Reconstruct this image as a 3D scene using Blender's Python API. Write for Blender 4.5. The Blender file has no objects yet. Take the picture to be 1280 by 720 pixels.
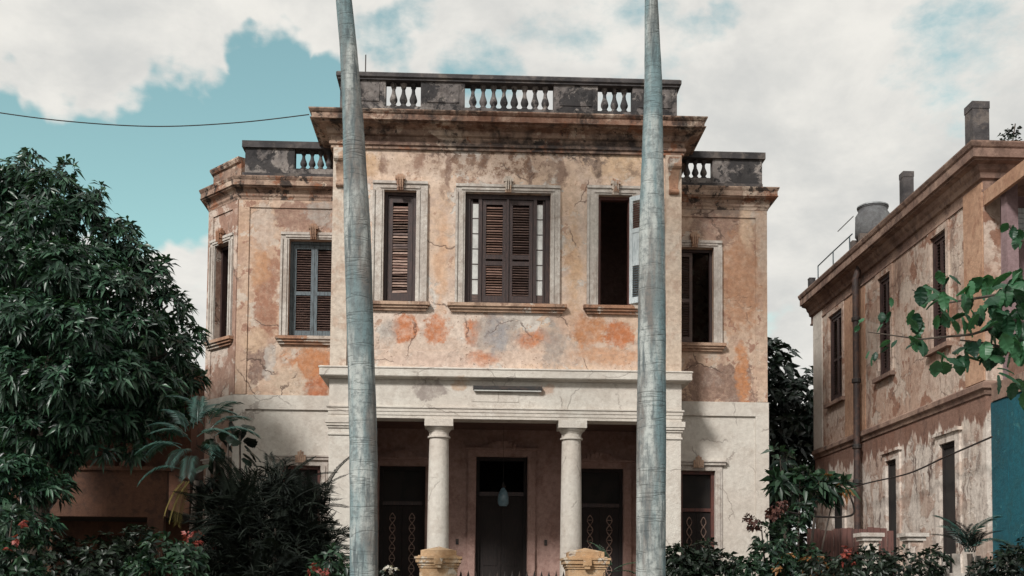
import bpy, bmesh, math, random
import numpy as np
from mathutils import Vector, Matrix
R = math.radians
random.seed(7); rng = np.random.default_rng(7)
scene = bpy.context.scene
C = scene.collection

# ------------------------------------------------------------------ camera
FPX = 1350.0; CAMZ = 1.6; PPX, PPY = 640.0, 668.0
yaw, pitch, roll = R(2.1), R(3.0), R(0.5)
fw = np.array([math.sin(yaw)*math.cos(pitch), math.cos(yaw)*math.cos(pitch), math.sin(pitch)])
rt = np.array([math.cos(yaw), -math.sin(yaw), 0.0]); up = np.cross(rt, fw)
rt, up = rt*math.cos(roll)+up*math.sin(roll), -rt*math.sin(roll)+up*math.cos(roll)
cam_d = bpy.data.cameras.new('camera'); cam = bpy.data.objects.new('camera', cam_d); C.objects.link(cam)
cam_d.sensor_width = 36; cam_d.lens = FPX/1280*36; cam_d.shift_y = (PPY-360)/1280
cam_d.clip_end = 3000
m = Matrix.Identity(4)
for i in range(3):
    m[i][0], m[i][1], m[i][2] = rt[i], up[i], -fw[i]
m[2][3] = CAMZ
cam.matrix_world = m
scene.camera = cam
def ray(x, y):
    return fw + rt*(x-PPX)/FPX - up*(y-PPY)/FPX
def at(x, y, Y):                       # the spot on the plane y = Y that the photograph shows at a pixel
    d = ray(x, y); p = d*(Y/d[1]); return Vector((p[0], p[1], p[2]+CAMZ))
def atx(x, y, X):
    d = ray(x, y); p = d*(X/d[0]); return Vector((p[0], p[1], p[2]+CAMZ))

# ------------------------------------------------------------------ sky and sun
TO_SUN = Vector((-0.42, -0.66, 0.58)).normalized()
sun_el = math.asin(TO_SUN.z); sun_az = math.atan2(TO_SUN.x, TO_SUN.y)
world = bpy.data.worlds.new('World'); scene.world = world; world.use_nodes = True
nt = world.node_tree; nt.nodes.clear()
def N(nt, t, **kw):
    n = nt.nodes.new(t)
    for k, v in kw.items():
        if k.startswith('i_'):
            n.inputs[k[2:]].default_value = v
        else:
            setattr(n, k, v)
    return n
def L(nt, a, b): nt.links.new(a, b)
def vmath(nt, op, a=None, b=None):
    n = nt.nodes.new('ShaderNodeVectorMath'); n.operation = op
    for i, v in enumerate((a, b)):
        if v is None: continue
        if hasattr(v, 'is_output'): L(nt, v, n.inputs[i])
        else: n.inputs[i].default_value = v
    return n
def fmath(nt, op, a=None, b=None, clamp=False):
    n = nt.nodes.new('ShaderNodeMath'); n.operation = op; n.use_clamp = clamp
    for i, v in enumerate((a, b)):
        if v is None: continue
        if hasattr(v, 'is_output'): L(nt, v, n.inputs[i])
        else: n.inputs[i].default_value = v
    return n.outputs[0]
def mixc(nt, fac, a, b, mode='MIX'):
    n = nt.nodes.new('ShaderNodeMix'); n.data_type = 'RGBA'; n.blend_type = mode
    for sock, v in ((n.inputs[0], fac), (n.inputs[6], a), (n.inputs[7], b)):
        if hasattr(v, 'is_output'): L(nt, v, sock)
        else: sock.default_value = v
    return n.outputs[2]
def maprange(nt, v, a, b, c=0.0, d=1.0, smooth=True):
    n = nt.nodes.new('ShaderNodeMapRange'); n.interpolation_type = 'SMOOTHSTEP' if smooth else 'LINEAR'; n.clamp = True
    L(nt, v, n.inputs[0])
    for i, q in enumerate((a, b, c, d)): n.inputs[i+1].default_value = q
    return n.outputs[0]
def noise(nt, vec, scale, detail=5, rough=0.55, dist=0.0):
    n = nt.nodes.new('ShaderNodeTexNoise'); n.inputs['Scale'].default_value = scale
    n.inputs['Detail'].default_value = detail; n.inputs['Roughness'].default_value = rough
    n.inputs['Distortion'].default_value = dist
    if vec is not None: L(nt, vec, n.inputs['Vector'])
    return n

tc = N(nt, 'ShaderNodeTexCoord')
sky = N(nt, 'ShaderNodeTexSky', sky_type='NISHITA', sun_disc=False)
sky.sun_elevation = sun_el; sky.sun_rotation = sun_az; sky.air_density = 1.0; sky.dust_density = 1.2; sky.ozone_density = 1.6
skyc = mixc(nt, 1.0, sky.outputs[0], (1.32, 1.45, 0.94, 1), 'MULTIPLY')
dirv = tc.outputs['Generated']
warp = noise(nt, dirv, 9.0, 4, 0.6)
wv = vmath(nt, 'SUBTRACT', warp.outputs['Color'], (0.5, 0.5, 0.5))
wv = vmath(nt, 'SCALE', wv.outputs[0]); wv.inputs['Scale'].default_value = 0.13
dw = vmath(nt, 'ADD', dirv, wv.outputs[0]).outputs[0]
flat = vmath(nt, 'MULTIPLY', dirv, (1.0, 1.0, 1.7)).outputs[0]
n1 = noise(nt, flat, 3.2, 4, 0.58, 0.3)
clear = None                            # openings in the cloud deck, as directions
for (px, py, rpx, wgt) in [(215, 205, 95, 1), (330, 205, 105, 1), (130, 235, 95, 1), (30, 185, 75, .95), (345, 95, 60, .8), (415, 140, 45, .7),
                           (320, 50, 35, .6), (420, 200, 70, .8), (490, 45, 60, .50), (600, 85, 70, .43), (540, 10, 50, .42), (870, 30, 60, .31), (1215, 80, 100, .32), (1180, 40, 50, .28),
                           (930, 0, 40, .28), (720, 15, 35, .25), (20, 105, 30, .4)]:
    d = Vector(ray(px, py)).normalized()
    dd = vmath(nt, 'DISTANCE', dw, tuple(d)).outputs['Value']
    rr = rpx/FPX*0.93
    mk = maprange(nt, dd, rr*1.35, rr*0.45, 0, wgt)
    clear = mk if clear is None else fmath(nt, 'MAXIMUM', clear, mk)
gen = maprange(nt, n1.outputs[0], 0.34, 0.46, 0.32, 0.0)           # thin spots anywhere in the deck
fine = noise(nt, flat, 14, 6, 0.62)
clear2 = fmath(nt, 'MAXIMUM', clear, gen)
edge = fmath(nt, 'ADD', clear2, fmath(nt, 'MULTIPLY', fmath(nt, 'SUBTRACT', fine.outputs[0], 0.5), 0.95))
edge = maprange(nt, edge, 0.24, 0.64)
n2 = noise(nt, flat, 6.0, 6, 0.62, 0.2)
shade = maprange(nt, n2.outputs[0], 0.30, 0.68)
cloudc = mixc(nt, shade, (3.85, 3.88, 3.78, 1), (5.35, 5.22, 4.9, 1))
skymix = mixc(nt, edge, cloudc, skyc)
world.cycles.sampling_method = 'MANUAL'; world.cycles.sample_map_resolution = 256
bg = N(nt, 'ShaderNodeBackground'); bg.inputs['Strength'].default_value = 0.15
L(nt, skymix, bg.inputs['Color'])
wo = N(nt, 'ShaderNodeOutputWorld'); L(nt, bg.outputs[0], wo.inputs['Surface'])

sl = bpy.data.lights.new('sun', 'SUN'); sl.energy = 3.4; sl.angle = R(9); sl.color = (1.0, 0.965, 0.92)
so = bpy.data.objects.new('sun', sl); C.objects.link(so)
so.rotation_euler = (-TO_SUN).to_track_quat('-Z', 'Y').to_euler(); so.location = (-20, -30, 40)
scene.view_settings.view_transform = 'Standard'; scene.view_settings.look = 'None'
scene.view_settings.exposure = 0.13; scene.view_settings.gamma = 1.0
scene.render.engine = 'CYCLES'; scene.cycles.max_bounces = 5; scene.cycles.diffuse_bounces = 3; scene.cycles.glossy_bounces = 2
scene.cycles.use_adaptive_sampling = True; scene.cycles.adaptive_threshold = 0.02; scene.cycles.use_denoising = True

# ------------------------------------------------------------------ materials
def col(r, g, b):
    f = lambda c: (c/255/12.92) if c/255 <= 0.04045 else ((c/255+0.055)/1.055)**2.4
    return (f(r), f(g), f(b), 1.0)
def newmat(name):
    mt = bpy.data.materials.new(name); mt.use_nodes = True
    t = mt.node_tree; b = t.nodes['Principled BSDF']; return mt, t, b
def bump(t, b, h, strength, dist=0.02):
    n = t.nodes.new('ShaderNodeBump'); n.inputs['Strength'].default_value = strength; n.inputs['Distance'].default_value = dist
    L(t, h, n.inputs['Height']); L(t, n.outputs[0], b.inputs['Normal'])
def plaster(name, c1, c2, c3=None, patches=(), streak=0.0, streak_col=(50, 44, 42), speck=0.0, speck_col=(60, 45, 38), rough=0.9,
            big=0.55, mid=2.6, warp_amt=0.5, flake=None, flake_cov=0.5, bumpy=0.35, streak_sc=2.2, flake_soft=0.03, peel=(), topband=None, cracks=0.0, fine=.55):
    """weathered plaster; patches = [(x, y, z, rx, rz, colour, softness, kind)] stains with a place of their own"""
    mt, t, b = newmat(name)
    g = N(t, 'ShaderNodeNewGeometry'); P = g.outputs['Position']
    w = noise(t, P, 1.7, 4, 0.62)
    wv = vmath(t, 'SUBTRACT', w.outputs['Color'], (0.5, 0.5, 0.5))
    wv = vmath(t, 'SCALE', wv.outputs[0]); wv.inputs['Scale'].default_value = warp_amt
    Pw = vmath(t, 'ADD', P, wv.outputs[0]).outputs[0]
    a = noise(t, Pw, big, 3, 0.6)
    cc = mixc(t, maprange(t, a.outputs[0], 0.38, 0.62), col(*c1), col(*c2))
    if c3:
        a2 = noise(t, Pw, mid, 5, 0.68)
        cc = mixc(t, maprange(t, a2.outputs[0], 0.50, 0.64, 0, 0.8), cc, col(*c3))
    height = None
    if flake:                            # places where the paint coat has come off, with a crisp edge
        vofs = vmath(t, 'ADD', Pw, (13.1, 4.2, 7.7)).outputs[0]
        fl = noise(t, vofs, 1.15, 6, 0.62, 0.4)
        fm = maprange(t, fl.outputs[0], flake_cov, flake_cov+flake_soft, 0, .9)
        cc = mixc(t, fm, cc, col(*flake)); height = fm
    for k_, (pc, sc, cov, soft, ofs) in enumerate(peel):
        pv = vmath(t, 'ADD', Pw, (ofs, ofs*.7, ofs*1.3)).outputs[0]
        pn = noise(t, pv, sc, 7, 0.66)
        pmk = maprange(t, pn.outputs[0], cov, cov+soft, 0, .9); cc = mixc(t, pmk, cc, col(*pc))
        if k_ == 0 and height is None: height = pmk
    en = noise(t, P, 5.5, 5, 0.7) if patches else None
    eo = fmath(t, 'MULTIPLY', fmath(t, 'SUBTRACT', en.outputs[0], 0.5), 2.0) if patches else None
    if patches:
        mn = noise(t, P, 6.5, 5, 0.75)
        mot = maprange(t, mn.outputs[0], 0.30, 0.60, 0.5, 1.0); spk = maprange(t, mn.outputs[0], 0.49, 0.56, 0.12, 0.95)
    for (x, y, z, rx, rz, pc, soft, kind) in patches:
        d = vmath(t, 'SUBTRACT', Pw, (x, y, z))
        d = vmath(t, 'MULTIPLY', d.outputs[0], (1/rx, 0, 1/rz))
        if kind == 'r':
            ab = vmath(t, 'ABSOLUTE', d.outputs[0]); sp = N(t, 'ShaderNodeSeparateXYZ'); L(t, ab.outputs[0], sp.inputs[0])
            dist = fmath(t, 'MAXIMUM', sp.outputs[0], sp.outputs[2])
        else:
            dist = vmath(t, 'LENGTH', d.outputs[0]).outputs['Value']
        dist = fmath(t, 'ADD', dist, eo)
        mk = maprange(t, dist, 1+soft, 1-soft, 0, 0.9)
        mk = fmath(t, 'MULTIPLY', mk, spk if kind == 's' else mot)
        cc = mixc(t, mk, cc, col(*pc))
    if topband:
        zb, amp, tcol = topband
        tv = vmath(t, 'MULTIPLY', P, (1.0, 1.0, .12)).outputs[0]; tn = noise(t, tv, 1.6, 6, .66)
        spz = N(t, 'ShaderNodeSeparateXYZ'); L(t, P, spz.inputs[0])
        tz = fmath(t, 'ADD', spz.outputs[2], fmath(t, 'MULTIPLY', fmath(t, 'SUBTRACT', tn.outputs[0], .5), amp))
        tm = maprange(t, tz, zb-.03, zb+.05, 0, .92); cc = mixc(t, tm, cc, col(*tcol))
        height = fmath(t, 'MAXIMUM', height, tm) if height is not None else tm
    fn = noise(t, P, 9.0, 4, 0.7)
    cc = mixc(t, maprange(t, fn.outputs[0], 0.3, 0.7, 0, fine), cc, mixc(t, 1.0, cc, (0.52, 0.48, 0.46, 1), 'MULTIPLY'))
    if speck:
        s = noise(t, P, 14, 4, 0.7); s2 = noise(t, P, 0.8, 3)
        k = fmath(t, 'MULTIPLY', maprange(t, s.outputs[0], 0.60, 0.66), maprange(t, s2.outputs[0], 0.45, 0.6, 0, speck))
        cc = mixc(t, k, cc, col(*speck_col))
    if streak:
        sv = vmath(t, 'MULTIPLY', Pw, (1.0, 1.0, 0.16)).outputs[0]
        s = noise(t, sv, streak_sc, 5, 0.68)
        s3 = noise(t, P, 0.7, 2)
        k = fmath(t, 'MULTIPLY', maprange(t, s.outputs[0], 0.48, 0.68), maprange(t, s3.outputs[0], 0.35, 0.65, 0.35, 1.0))
        cc = mixc(t, fmath(t, 'MULTIPLY', k, streak), cc, col(*streak_col))
    if cracks:
        vo = N(t, 'ShaderNodeTexVoronoi', feature='DISTANCE_TO_EDGE'); vo.inputs['Scale'].default_value = .75
        L(t, Pw, vo.inputs['Vector'])
        cn = noise(t, P, .9, 2)
        ck = fmath(t, 'MULTIPLY', maprange(t, vo.outputs['Distance'], .014, .003), maprange(t, cn.outputs[0], .48, .56, 0, cracks))
        cc = mixc(t, ck, cc, col(84, 66, 58)); height = fmath(t, 'MAXIMUM', height, ck) if height is not None else ck
    L(t, cc, b.inputs['Base Color']); b.inputs['Roughness'].default_value = rough
    hn = noise(t, P, 14, 4, 0.72)
    h = hn.outputs[0]
    if height is not None: h = fmath(t, 'SUBTRACT', h, fmath(t, 'MULTIPLY', height, 0.8))
    bump(t, b, h, bumpy*1.5, 0.03)
    return mt
def paint(name, c1, c2=None, rough=0.6, scale=6, stretch=(1, 1, 1), cov=(0.45, 0.62), bumpy=0.2):
    mt, t, b = newmat(name)
    g = N(t, 'ShaderNodeNewGeometry'); v = vmath(t, 'MULTIPLY', g.outputs['Position'], stretch).outputs[0]
    a = noise(t, v, scale, 7, 0.65)
    cc = mixc(t, maprange(t, a.outputs[0], *cov), col(*c1), col(*(c2 or c1)))
    L(t, cc, b.inputs['Base Color']); b.inputs['Roughness'].default_value = rough
    bump(t, b, a.outputs[0], bumpy, 0.01)
    return mt
def leafmat(name, dark, light, rough=0.42, trans=0.22, spec=0.5):
    mt, t, b = newmat(name)
    at_ = N(t, 'ShaderNodeAttribute'); at_.attribute_name = 'tint'
    oi = N(t, 'ShaderNodeObjectInfo')
    k = fmath(t, 'FRACT', fmath(t, 'ADD', at_.outputs['Fac'], oi.outputs['Random']))
    cc = mixc(t, k, col(*dark), col(*light))
    L(t, cc, b.inputs['Base Color']); b.inputs['Roughness'].default_value = rough
    b.inputs['Specular IOR Level'].default_value = spec
    tr = N(t, 'ShaderNodeBsdfTranslucent'); L(t, mixc(t, 1, cc, (1.25, 1.3, 0.7, 1), 'MULTIPLY'), tr.inputs[0])
    mx = N(t, 'ShaderNodeMixShader'); mx.inputs[0].default_value = trans
    L(t, b.outputs[0], mx.inputs[1]); L(t, tr.outputs[0], mx.inputs[2])
    L(t, mx.outputs[0], t.nodes['Material Output'].inputs[0])
    return mt

YM, YW, YB = 24.5, 25.7, 27.7           # main front, wing front, porch back wall
S = 24.5/1350
def pm(px, py, rx, ry, c, soft=0.25, kind='e', Y=YM):
    p = at(px, py, Y); s = Y/1350; return (p.x, Y, p.z, rx*s, ry*s, c, soft, kind)
OR, GR, PK, PALE = (190, 112, 62), (172, 162, 154), (204, 182, 168), (205, 192, 180)
main_patches = [pm(650, 440, 260, 15, (204, 182, 166), .3, 'r'),
    pm(505, 410, 15, 16, OR), pm(545, 412, 17, 17, OR), pm(590, 414, 10, 16, OR), pm(668, 425, 26, 10, OR, .5), pm(736, 414, 26, 20, (190, 130, 86)),
    pm(772, 418, 20, 15, OR), pm(765, 446, 45, 9, (198, 154, 122), .4), pm(484, 413, 12, 14, GR, .4), pm(622, 418, 34, 22, GR, .35), pm(694, 428, 16, 30, GR, .4),
    pm(708, 400, 14, 22, (205, 175, 155), .5), pm(600, 449, 20, 8, OR, .6), pm(540, 450, 60, 10, PK, .4), pm(552, 330, 7, 60, (210, 172, 142), .6), pm(716, 330, 9, 60, (210, 174, 140), .6),
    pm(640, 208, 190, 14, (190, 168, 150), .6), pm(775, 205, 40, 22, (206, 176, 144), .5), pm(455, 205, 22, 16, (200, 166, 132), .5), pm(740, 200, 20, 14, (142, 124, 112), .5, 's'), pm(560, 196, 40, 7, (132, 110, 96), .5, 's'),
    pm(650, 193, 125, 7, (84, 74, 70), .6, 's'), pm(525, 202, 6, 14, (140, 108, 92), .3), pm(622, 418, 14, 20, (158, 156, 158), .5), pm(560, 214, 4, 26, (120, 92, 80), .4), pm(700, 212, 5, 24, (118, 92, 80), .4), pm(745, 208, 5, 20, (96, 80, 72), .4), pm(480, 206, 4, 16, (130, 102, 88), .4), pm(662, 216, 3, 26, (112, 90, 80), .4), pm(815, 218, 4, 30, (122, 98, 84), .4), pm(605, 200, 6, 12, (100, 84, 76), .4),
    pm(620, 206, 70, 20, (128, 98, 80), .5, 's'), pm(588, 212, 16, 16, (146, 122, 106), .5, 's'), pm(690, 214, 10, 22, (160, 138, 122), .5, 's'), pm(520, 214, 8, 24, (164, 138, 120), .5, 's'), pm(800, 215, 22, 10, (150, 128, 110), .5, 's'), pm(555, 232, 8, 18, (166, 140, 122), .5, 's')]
wing_patches = [pm(385, 272, 44, 22, (150, 118, 104), .12, 'e', YW), pm(331, 282, 14, 32, (198, 180, 166), .18, 'e', YW), pm(334, 372, 15, 52, (158, 112, 90), .2, 'e', YW),
    pm(325, 335, 12, 22, (190, 146, 112), .3, 'e', YW), pm(400, 268, 18, 18, (176, 168, 160), .2, 'e', YW), pm(322, 458, 13, 28, (128, 104, 94), .12, 'e', YW), pm(338, 452, 7, 22, (192, 184, 176), .15, 'e', YW),
    pm(390, 455, 34, 18, (190, 128, 84), .3, 'e', YW), pm(362, 478, 20, 22, (202, 182, 162), .2, 'e', YW), pm(320, 425, 14, 14, (202, 174, 148), .3, 'e', YW), pm(398, 482, 14, 14, (180, 108, 70), .3, 'e', YW),
    pm(896, 286, 34, 24, (150, 122, 108), .08, 'e', YW), pm(905, 262, 50, 8, (150, 132, 120), .4, 'e', YW), pm(926, 350, 22, 62, (182, 138, 108), .25, 'e', YW),
    pm(898, 479, 42, 24, (134, 108, 96), .06, 'r', YW), pm(952, 300, 8, 40, (200, 178, 160), .3, 'e', YW), pm(928, 470, 8, 40, (196, 136, 92), .3, 'e', YW), pm(934, 285, 8, 30, (214, 186, 160), .3, 'e', YW)]
M = {}
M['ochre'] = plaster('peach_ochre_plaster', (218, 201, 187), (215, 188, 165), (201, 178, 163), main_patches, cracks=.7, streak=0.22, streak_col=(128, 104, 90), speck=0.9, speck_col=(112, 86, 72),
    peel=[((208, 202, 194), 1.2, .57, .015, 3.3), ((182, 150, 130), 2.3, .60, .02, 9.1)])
M['wing'] = plaster('tan_plaster', (204, 180, 160), (195, 164, 141), (180, 150, 132), wing_patches, cracks=.8, peel=[((204, 190, 176), 1.7, .565, .02, 5.5), ((160, 122, 104), 2.2, .585, .03, 2.2)], streak=0.25, streak_col=(110, 84, 72), flake=(208, 188, 170), flake_cov=0.60)
M['cant'] = plaster('pinkish_plaster', (172, 142, 126), (154, 122, 106), (188, 164, 150), cracks=.8, peel=[((200, 186, 174), 1.6, .55, .02, 1.2)], streak=0.35, streak_col=(96, 76, 68), flake=(204, 186, 172), flake_cov=0.55)
M['pil'] = plaster('pale_peach_plaster', (208, 196, 182), (202, 184, 166), (190, 166, 148), streak=0.25, streak_col=(120, 98, 84))
M['white'] = plaster('old_white_plaster', (208, 203, 194), (202, 194, 184), (192, 184, 174), fine=.3, cracks=.4, streak=0.14, streak_col=(120, 102, 90), speck=0.3, speck_col=(150, 130, 114),
                     patches=[pm(540, 490, 22, 12, (150, 140, 134), .2), pm(575, 482, 10, 7, (186, 160, 138), .3), pm(683, 490, 8, 8, (186, 160, 142), .3)])
M['trim'] = plaster('grey_white_trim', (204, 198, 190), (190, 182, 174), (172, 160, 150), streak=0.25, streak_col=(120, 104, 92), big=1.2)
M['cornice'] = plaster('weathered_cornice', (178, 154, 136), (156, 130, 114), (124, 96, 82), streak=0.95, streak_col=(48, 42, 40), speck=1.0, speck_col=(44, 38, 36), streak_sc=2.4, flake=(204, 184, 166), flake_cov=0.57, flake_soft=.03, peel=[((44, 39, 37), 2.6, .55, .05, 4.4), ((150, 102, 76), 2.0, .56, .05, 7.7)],
    patches=[pm(650, 184, 125, 7, (46, 40, 38), .5, 'e'), pm(480, 176, 40, 9, (96, 74, 64), .5), pm(770, 184, 40, 12, (52, 44, 42), .5), pm(640, 160, 200, 8, (120, 84, 66), .6), pm(560, 143, 60, 5, (70, 58, 52), .5), pm(790, 148, 14, 12, (52, 46, 44), .4)])
M['sill'] = plaster('sill_plaster', (190, 162, 140), (168, 126, 100), (126, 96, 82), streak=0.7, streak_col=(62, 48, 42), flake=(204, 194, 182), flake_cov=0.55)
M['parapet'] = plaster('blackened_parapet', (146, 139, 134), (112, 106, 104), (84, 78, 76), streak=1.0, streak_col=(32, 32, 34), flake=(46, 45, 47), flake_cov=0.52, flake_soft=.05, peel=[((156, 148, 142), 3.0, .60, .05, 6.6), ((38, 37, 39), 4.2, .56, .06, 1.6)], speck=0.9, speck_col=(34, 32, 32), big=1.0)
M['rail'] = plaster('black_lichen_rail', (84, 80, 80), (58, 56, 58), (112, 104, 98), streak=0.7, streak_col=(30, 30, 32), big=1.4)
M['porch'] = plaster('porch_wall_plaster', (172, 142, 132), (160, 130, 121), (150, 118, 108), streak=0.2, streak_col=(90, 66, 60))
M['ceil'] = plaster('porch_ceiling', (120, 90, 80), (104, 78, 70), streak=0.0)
M['roof'] = plaster('roof_screed', (120, 110, 102), (96, 88, 84), streak=0.2)
M['wood'] = paint('dark_brown_wood', (46, 32, 31), (66, 46, 42), 0.55, 8, (4, 4, .6))
M['redwood'] = paint('red_brown_wood', (92, 52, 44), (70, 44, 40), 0.6, 8, (4, 4, .6))
M['slatdark'] = paint('worn_louvre_wood', (74, 58, 54), (106, 84, 76), 0.6, 10, (.8, 1, 5))
M['slatpale'] = paint('bleached_louvre_wood', (158, 134, 122), (116, 92, 82), 0.7, 9, (.8, 1, 5))
M['slattan'] = paint('tan_louvre_wood', (132, 104, 92), (104, 78, 70), 0.7, 9, (.8, 1, 5))
M['bluewood'] = paint('blue_grey_painted_wood', (88, 100, 106), (60, 66, 70), 0.6, 7, (4, 4, .7))
M['palewood'] = paint('pale_blue_white_paint', (196, 204, 206), (168, 178, 182), 0.6, 7, (4, 4, .7))
M['nearwhite'] = paint('near_white_glass', (214, 214, 210), (190, 190, 186), 0.25, 3, cov=(.4, .6), bumpy=0.0)  # flat near-white for the sidelight panes and the tube
M['doorwood'] = paint('near_black_door_wood', (28, 22, 21), (38, 29, 27), 0.85, 8, (4, 4, .6))
M['iron'] = paint('black_iron', (34, 32, 32), (58, 46, 40), 0.6, 12)
M['rust'] = paint('rusty_scroll_iron', (146, 122, 110), (104, 82, 72), 0.7, 12)
M['steel'] = paint('galvanised_steel', (150, 154, 156), (116, 118, 120), 0.45, 8)
M['pier'] = plaster('ochre_pier_plaster', (190, 160, 126), (176, 142, 106), (206, 190, 166), cracks=.8, streak=0.6, streak_col=(96, 72, 54), peel=[((206, 196, 180), 3.0, .60, .03, 2.0)], big=2.0)
M['dark'] = paint('dark_interior', (40, 36, 34), (30, 28, 28), 0.9, 2)
M['ground'] = plaster('garden_soil', (88, 74, 60), (70, 62, 50), (64, 72, 44), streak=0, big=0.3)
M['pave'] = plaster('pavement_concrete', (150, 144, 136), (132, 126, 120), streak=0, big=0.4)
M['asphalt'] = plaster('asphalt', (66, 66, 66), (56, 56, 58), streak=0, big=0.3)

# ------------------------------------------------------------------ mesh helpers
ORIG = {}
def reg(o, origin): ORIG[o.name] = Vector(origin); return o
def tag(o, label=None, cat=None, group=None, kind=None):
    if label: o['label'] = label
    if cat: o['category'] = cat
    if group: o['group'] = group
    if kind: o['kind'] = kind
    return o
def empty(name, loc, label=None, cat=None, group=None):
    o = bpy.data.objects.new(name, None); C.objects.link(o); o.location = loc; o.empty_display_size = 0.3
    reg(o, loc); return tag(o, label, cat, group)
class MB:
    def __init__(s): s.v = []; s.f = []
    def face(s, pts):
        n = len(s.v); s.v += [tuple(p) for p in pts]; s.f.append(tuple(range(n, n+len(pts)))); return s
    def box(s, x0, x1, y0, y1, z0, z1, xf=None):
        p = [(x, y, z) for x in (x0, x1) for y in (y0, y1) for z in (z0, z1)]
        if xf: p = [xf(*q) for q in p]
        n = len(s.v); s.v += p
        s.f += [tuple(n+i for i in q) for q in ((0, 1, 3, 2), (4, 6, 7, 5), (0, 4, 5, 1), (2, 3, 7, 6), (0, 2, 6, 4), (1, 5, 7, 3))]
        return s
    def obox(s, c, h, rotx=0.0, roty=0.0, rotz=0.0, xf=None):
        m_ = Matrix.Rotation(rotz, 3, 'Z') @ Matrix.Rotation(roty, 3, 'Y') @ Matrix.Rotation(rotx, 3, 'X'); c = Vector(c)
        p = [c + m_ @ Vector((x*h[0], y*h[1], z*h[2])) for x in (-1, 1) for y in (-1, 1) for z in (-1, 1)]
        if xf: p = [xf(*q) for q in p]
        n = len(s.v); s.v += [tuple(q) for q in p]
        s.f += [tuple(n+i for i in q) for q in ((0, 1, 3, 2), (4, 6, 7, 5), (0, 4, 5, 1), (2, 3, 7, 6), (0, 2, 6, 4), (1, 5, 7, 3))]
        return s
    def wall(s, u0, u1, z0, z1, holes, d0, d1, xf=None):
        xf = xf or (lambda u, d, z: (u, d, z))
        us = sorted({u0, u1, *[h[0] for h in holes], *[h[1] for h in holes]}); us = [u for u in us if u0 <= u <= u1]
        zs = sorted({z0, z1, *[h[2] for h in holes], *[h[3] for h in holes]}); zs = [z for z in zs if z0 <= z <= z1]
        def solid(i, j):
            if i < 0 or j < 0 or i >= len(us)-1 or j >= len(zs)-1: return False
            a, b = (us[i]+us[i+1])/2, (zs[j]+zs[j+1])/2
            return not any(h[0] < a < h[1] and h[2] < b < h[3] for h in holes)
        for i in range(len(us)-1):
            for j in range(len(zs)-1):
                if not solid(i, j): continue
                a, b, c, d = us[i], us[i+1], zs[j], zs[j+1]
                s.face([xf(a, d0, c), xf(b, d0, c), xf(b, d0, d), xf(a, d0, d)])
                s.face([xf(b, d1, c), xf(a, d1, c), xf(a, d1, d), xf(b, d1, d)])
                if not solid(i-1, j): s.face([xf(a, d1, c), xf(a, d0, c), xf(a, d0, d), xf(a, d1, d)])
                if not solid(i+1, j): s.face([xf(b, d0, c), xf(b, d1, c), xf(b, d1, d), xf(b, d0, d)])
                if not solid(i, j-1): s.face([xf(a, d1, c), xf(b, d1, c), xf(b, d0, c), xf(a, d0, c)])
                if not solid(i, j+1): s.face([xf(a, d0, d), xf(b, d0, d), xf(b, d1, d), xf(a, d1, d)])
        return s
    def sweep(s, path, prof):
        """closed profile [(out, z)] along an open path; outward is to the right of travel"""
        P = [Vector((p[0], p[1])) for p in path]; n = len(P); rings = []
        for i in range(n):
            d0 = (P[i]-P[i-1]).normalized() if i > 0 else None; d1 = (P[i+1]-P[i]).normalized() if i < n-1 else None
            nr = lambda d: Vector((d.y, -d.x))
            if d0 is None: mm = nr(d1)
            elif d1 is None: mm = nr(d0)
            else:
                a, b = nr(d0), nr(d1); mm = (a+b)/(1+a.dot(b))
            rings.append([(P[i].x+mm.x*o, P[i].y+mm.y*o, z) for o, z in prof])
        k = len(prof); b0 = len(s.v)
        for r_ in rings: s.v += r_
        for i in range(n-1):
            for j in range(k):
                s.f.append((b0+i*k+j, b0+(i+1)*k+j, b0+(i+1)*k+(j+1) % k, b0+i*k+(j+1) % k))
        s.f.append(tuple(b0+j for j in range(k))); s.f.append(tuple(b0+(n-1)*k+j for j in reversed(range(k))))
        return s
    def lathe(s, c, prof, n=16):
        b0 = len(s.v); k = len(prof)
        for r_, z in prof:
            for i in range(n):
                a = 2*math.pi*i/n; s.v.append((c[0]+r_*math.cos(a), c[1]+r_*math.sin(a), c[2]+z))
        for j in range(k-1):
            for i in range(n):
                s.f.append((b0+j*n+i, b0+j*n+(i+1) % n, b0+(j+1)*n+(i+1) % n, b0+(j+1)*n+i))
        s.f.append(tuple(b0+i for i in reversed(range(n)))); s.f.append(tuple(b0+(k-1)*n+i for i in range(n)))
        return s
    def tube(s, pts, rad, n=8):
        pts = [Vector(p) for p in pts]; k = len(pts); b0 = len(s.v)
        rad = rad if hasattr(rad, '__len__') else [rad]*k
        for j in range(k):
            t = (pts[min(j+1, k-1)]-pts[max(j-1, 0)]).normalized()
            ref = Vector((0, 0, 1)) if abs(t.z) < 0.9 else Vector((0, 1, 0))
            a = t.cross(ref).normalized(); b = t.cross(a)
            for i in range(n):
                q = 2*math.pi*i/n; s.v.append(tuple(pts[j]+(a*math.cos(q)+b*math.sin(q))*rad[j]))
        for j in range(k-1):
            for i in range(n):
                s.f.append((b0+j*n+i, b0+j*n+(i+1) % n, b0+(j+1)*n+(i+1) % n, b0+(j+1)*n+i))
        s.f.append(tuple(b0+i for i in reversed(range(n)))); s.f.append(tuple(b0+(k-1)*n+i for i in range(n)))
        return s
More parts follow.
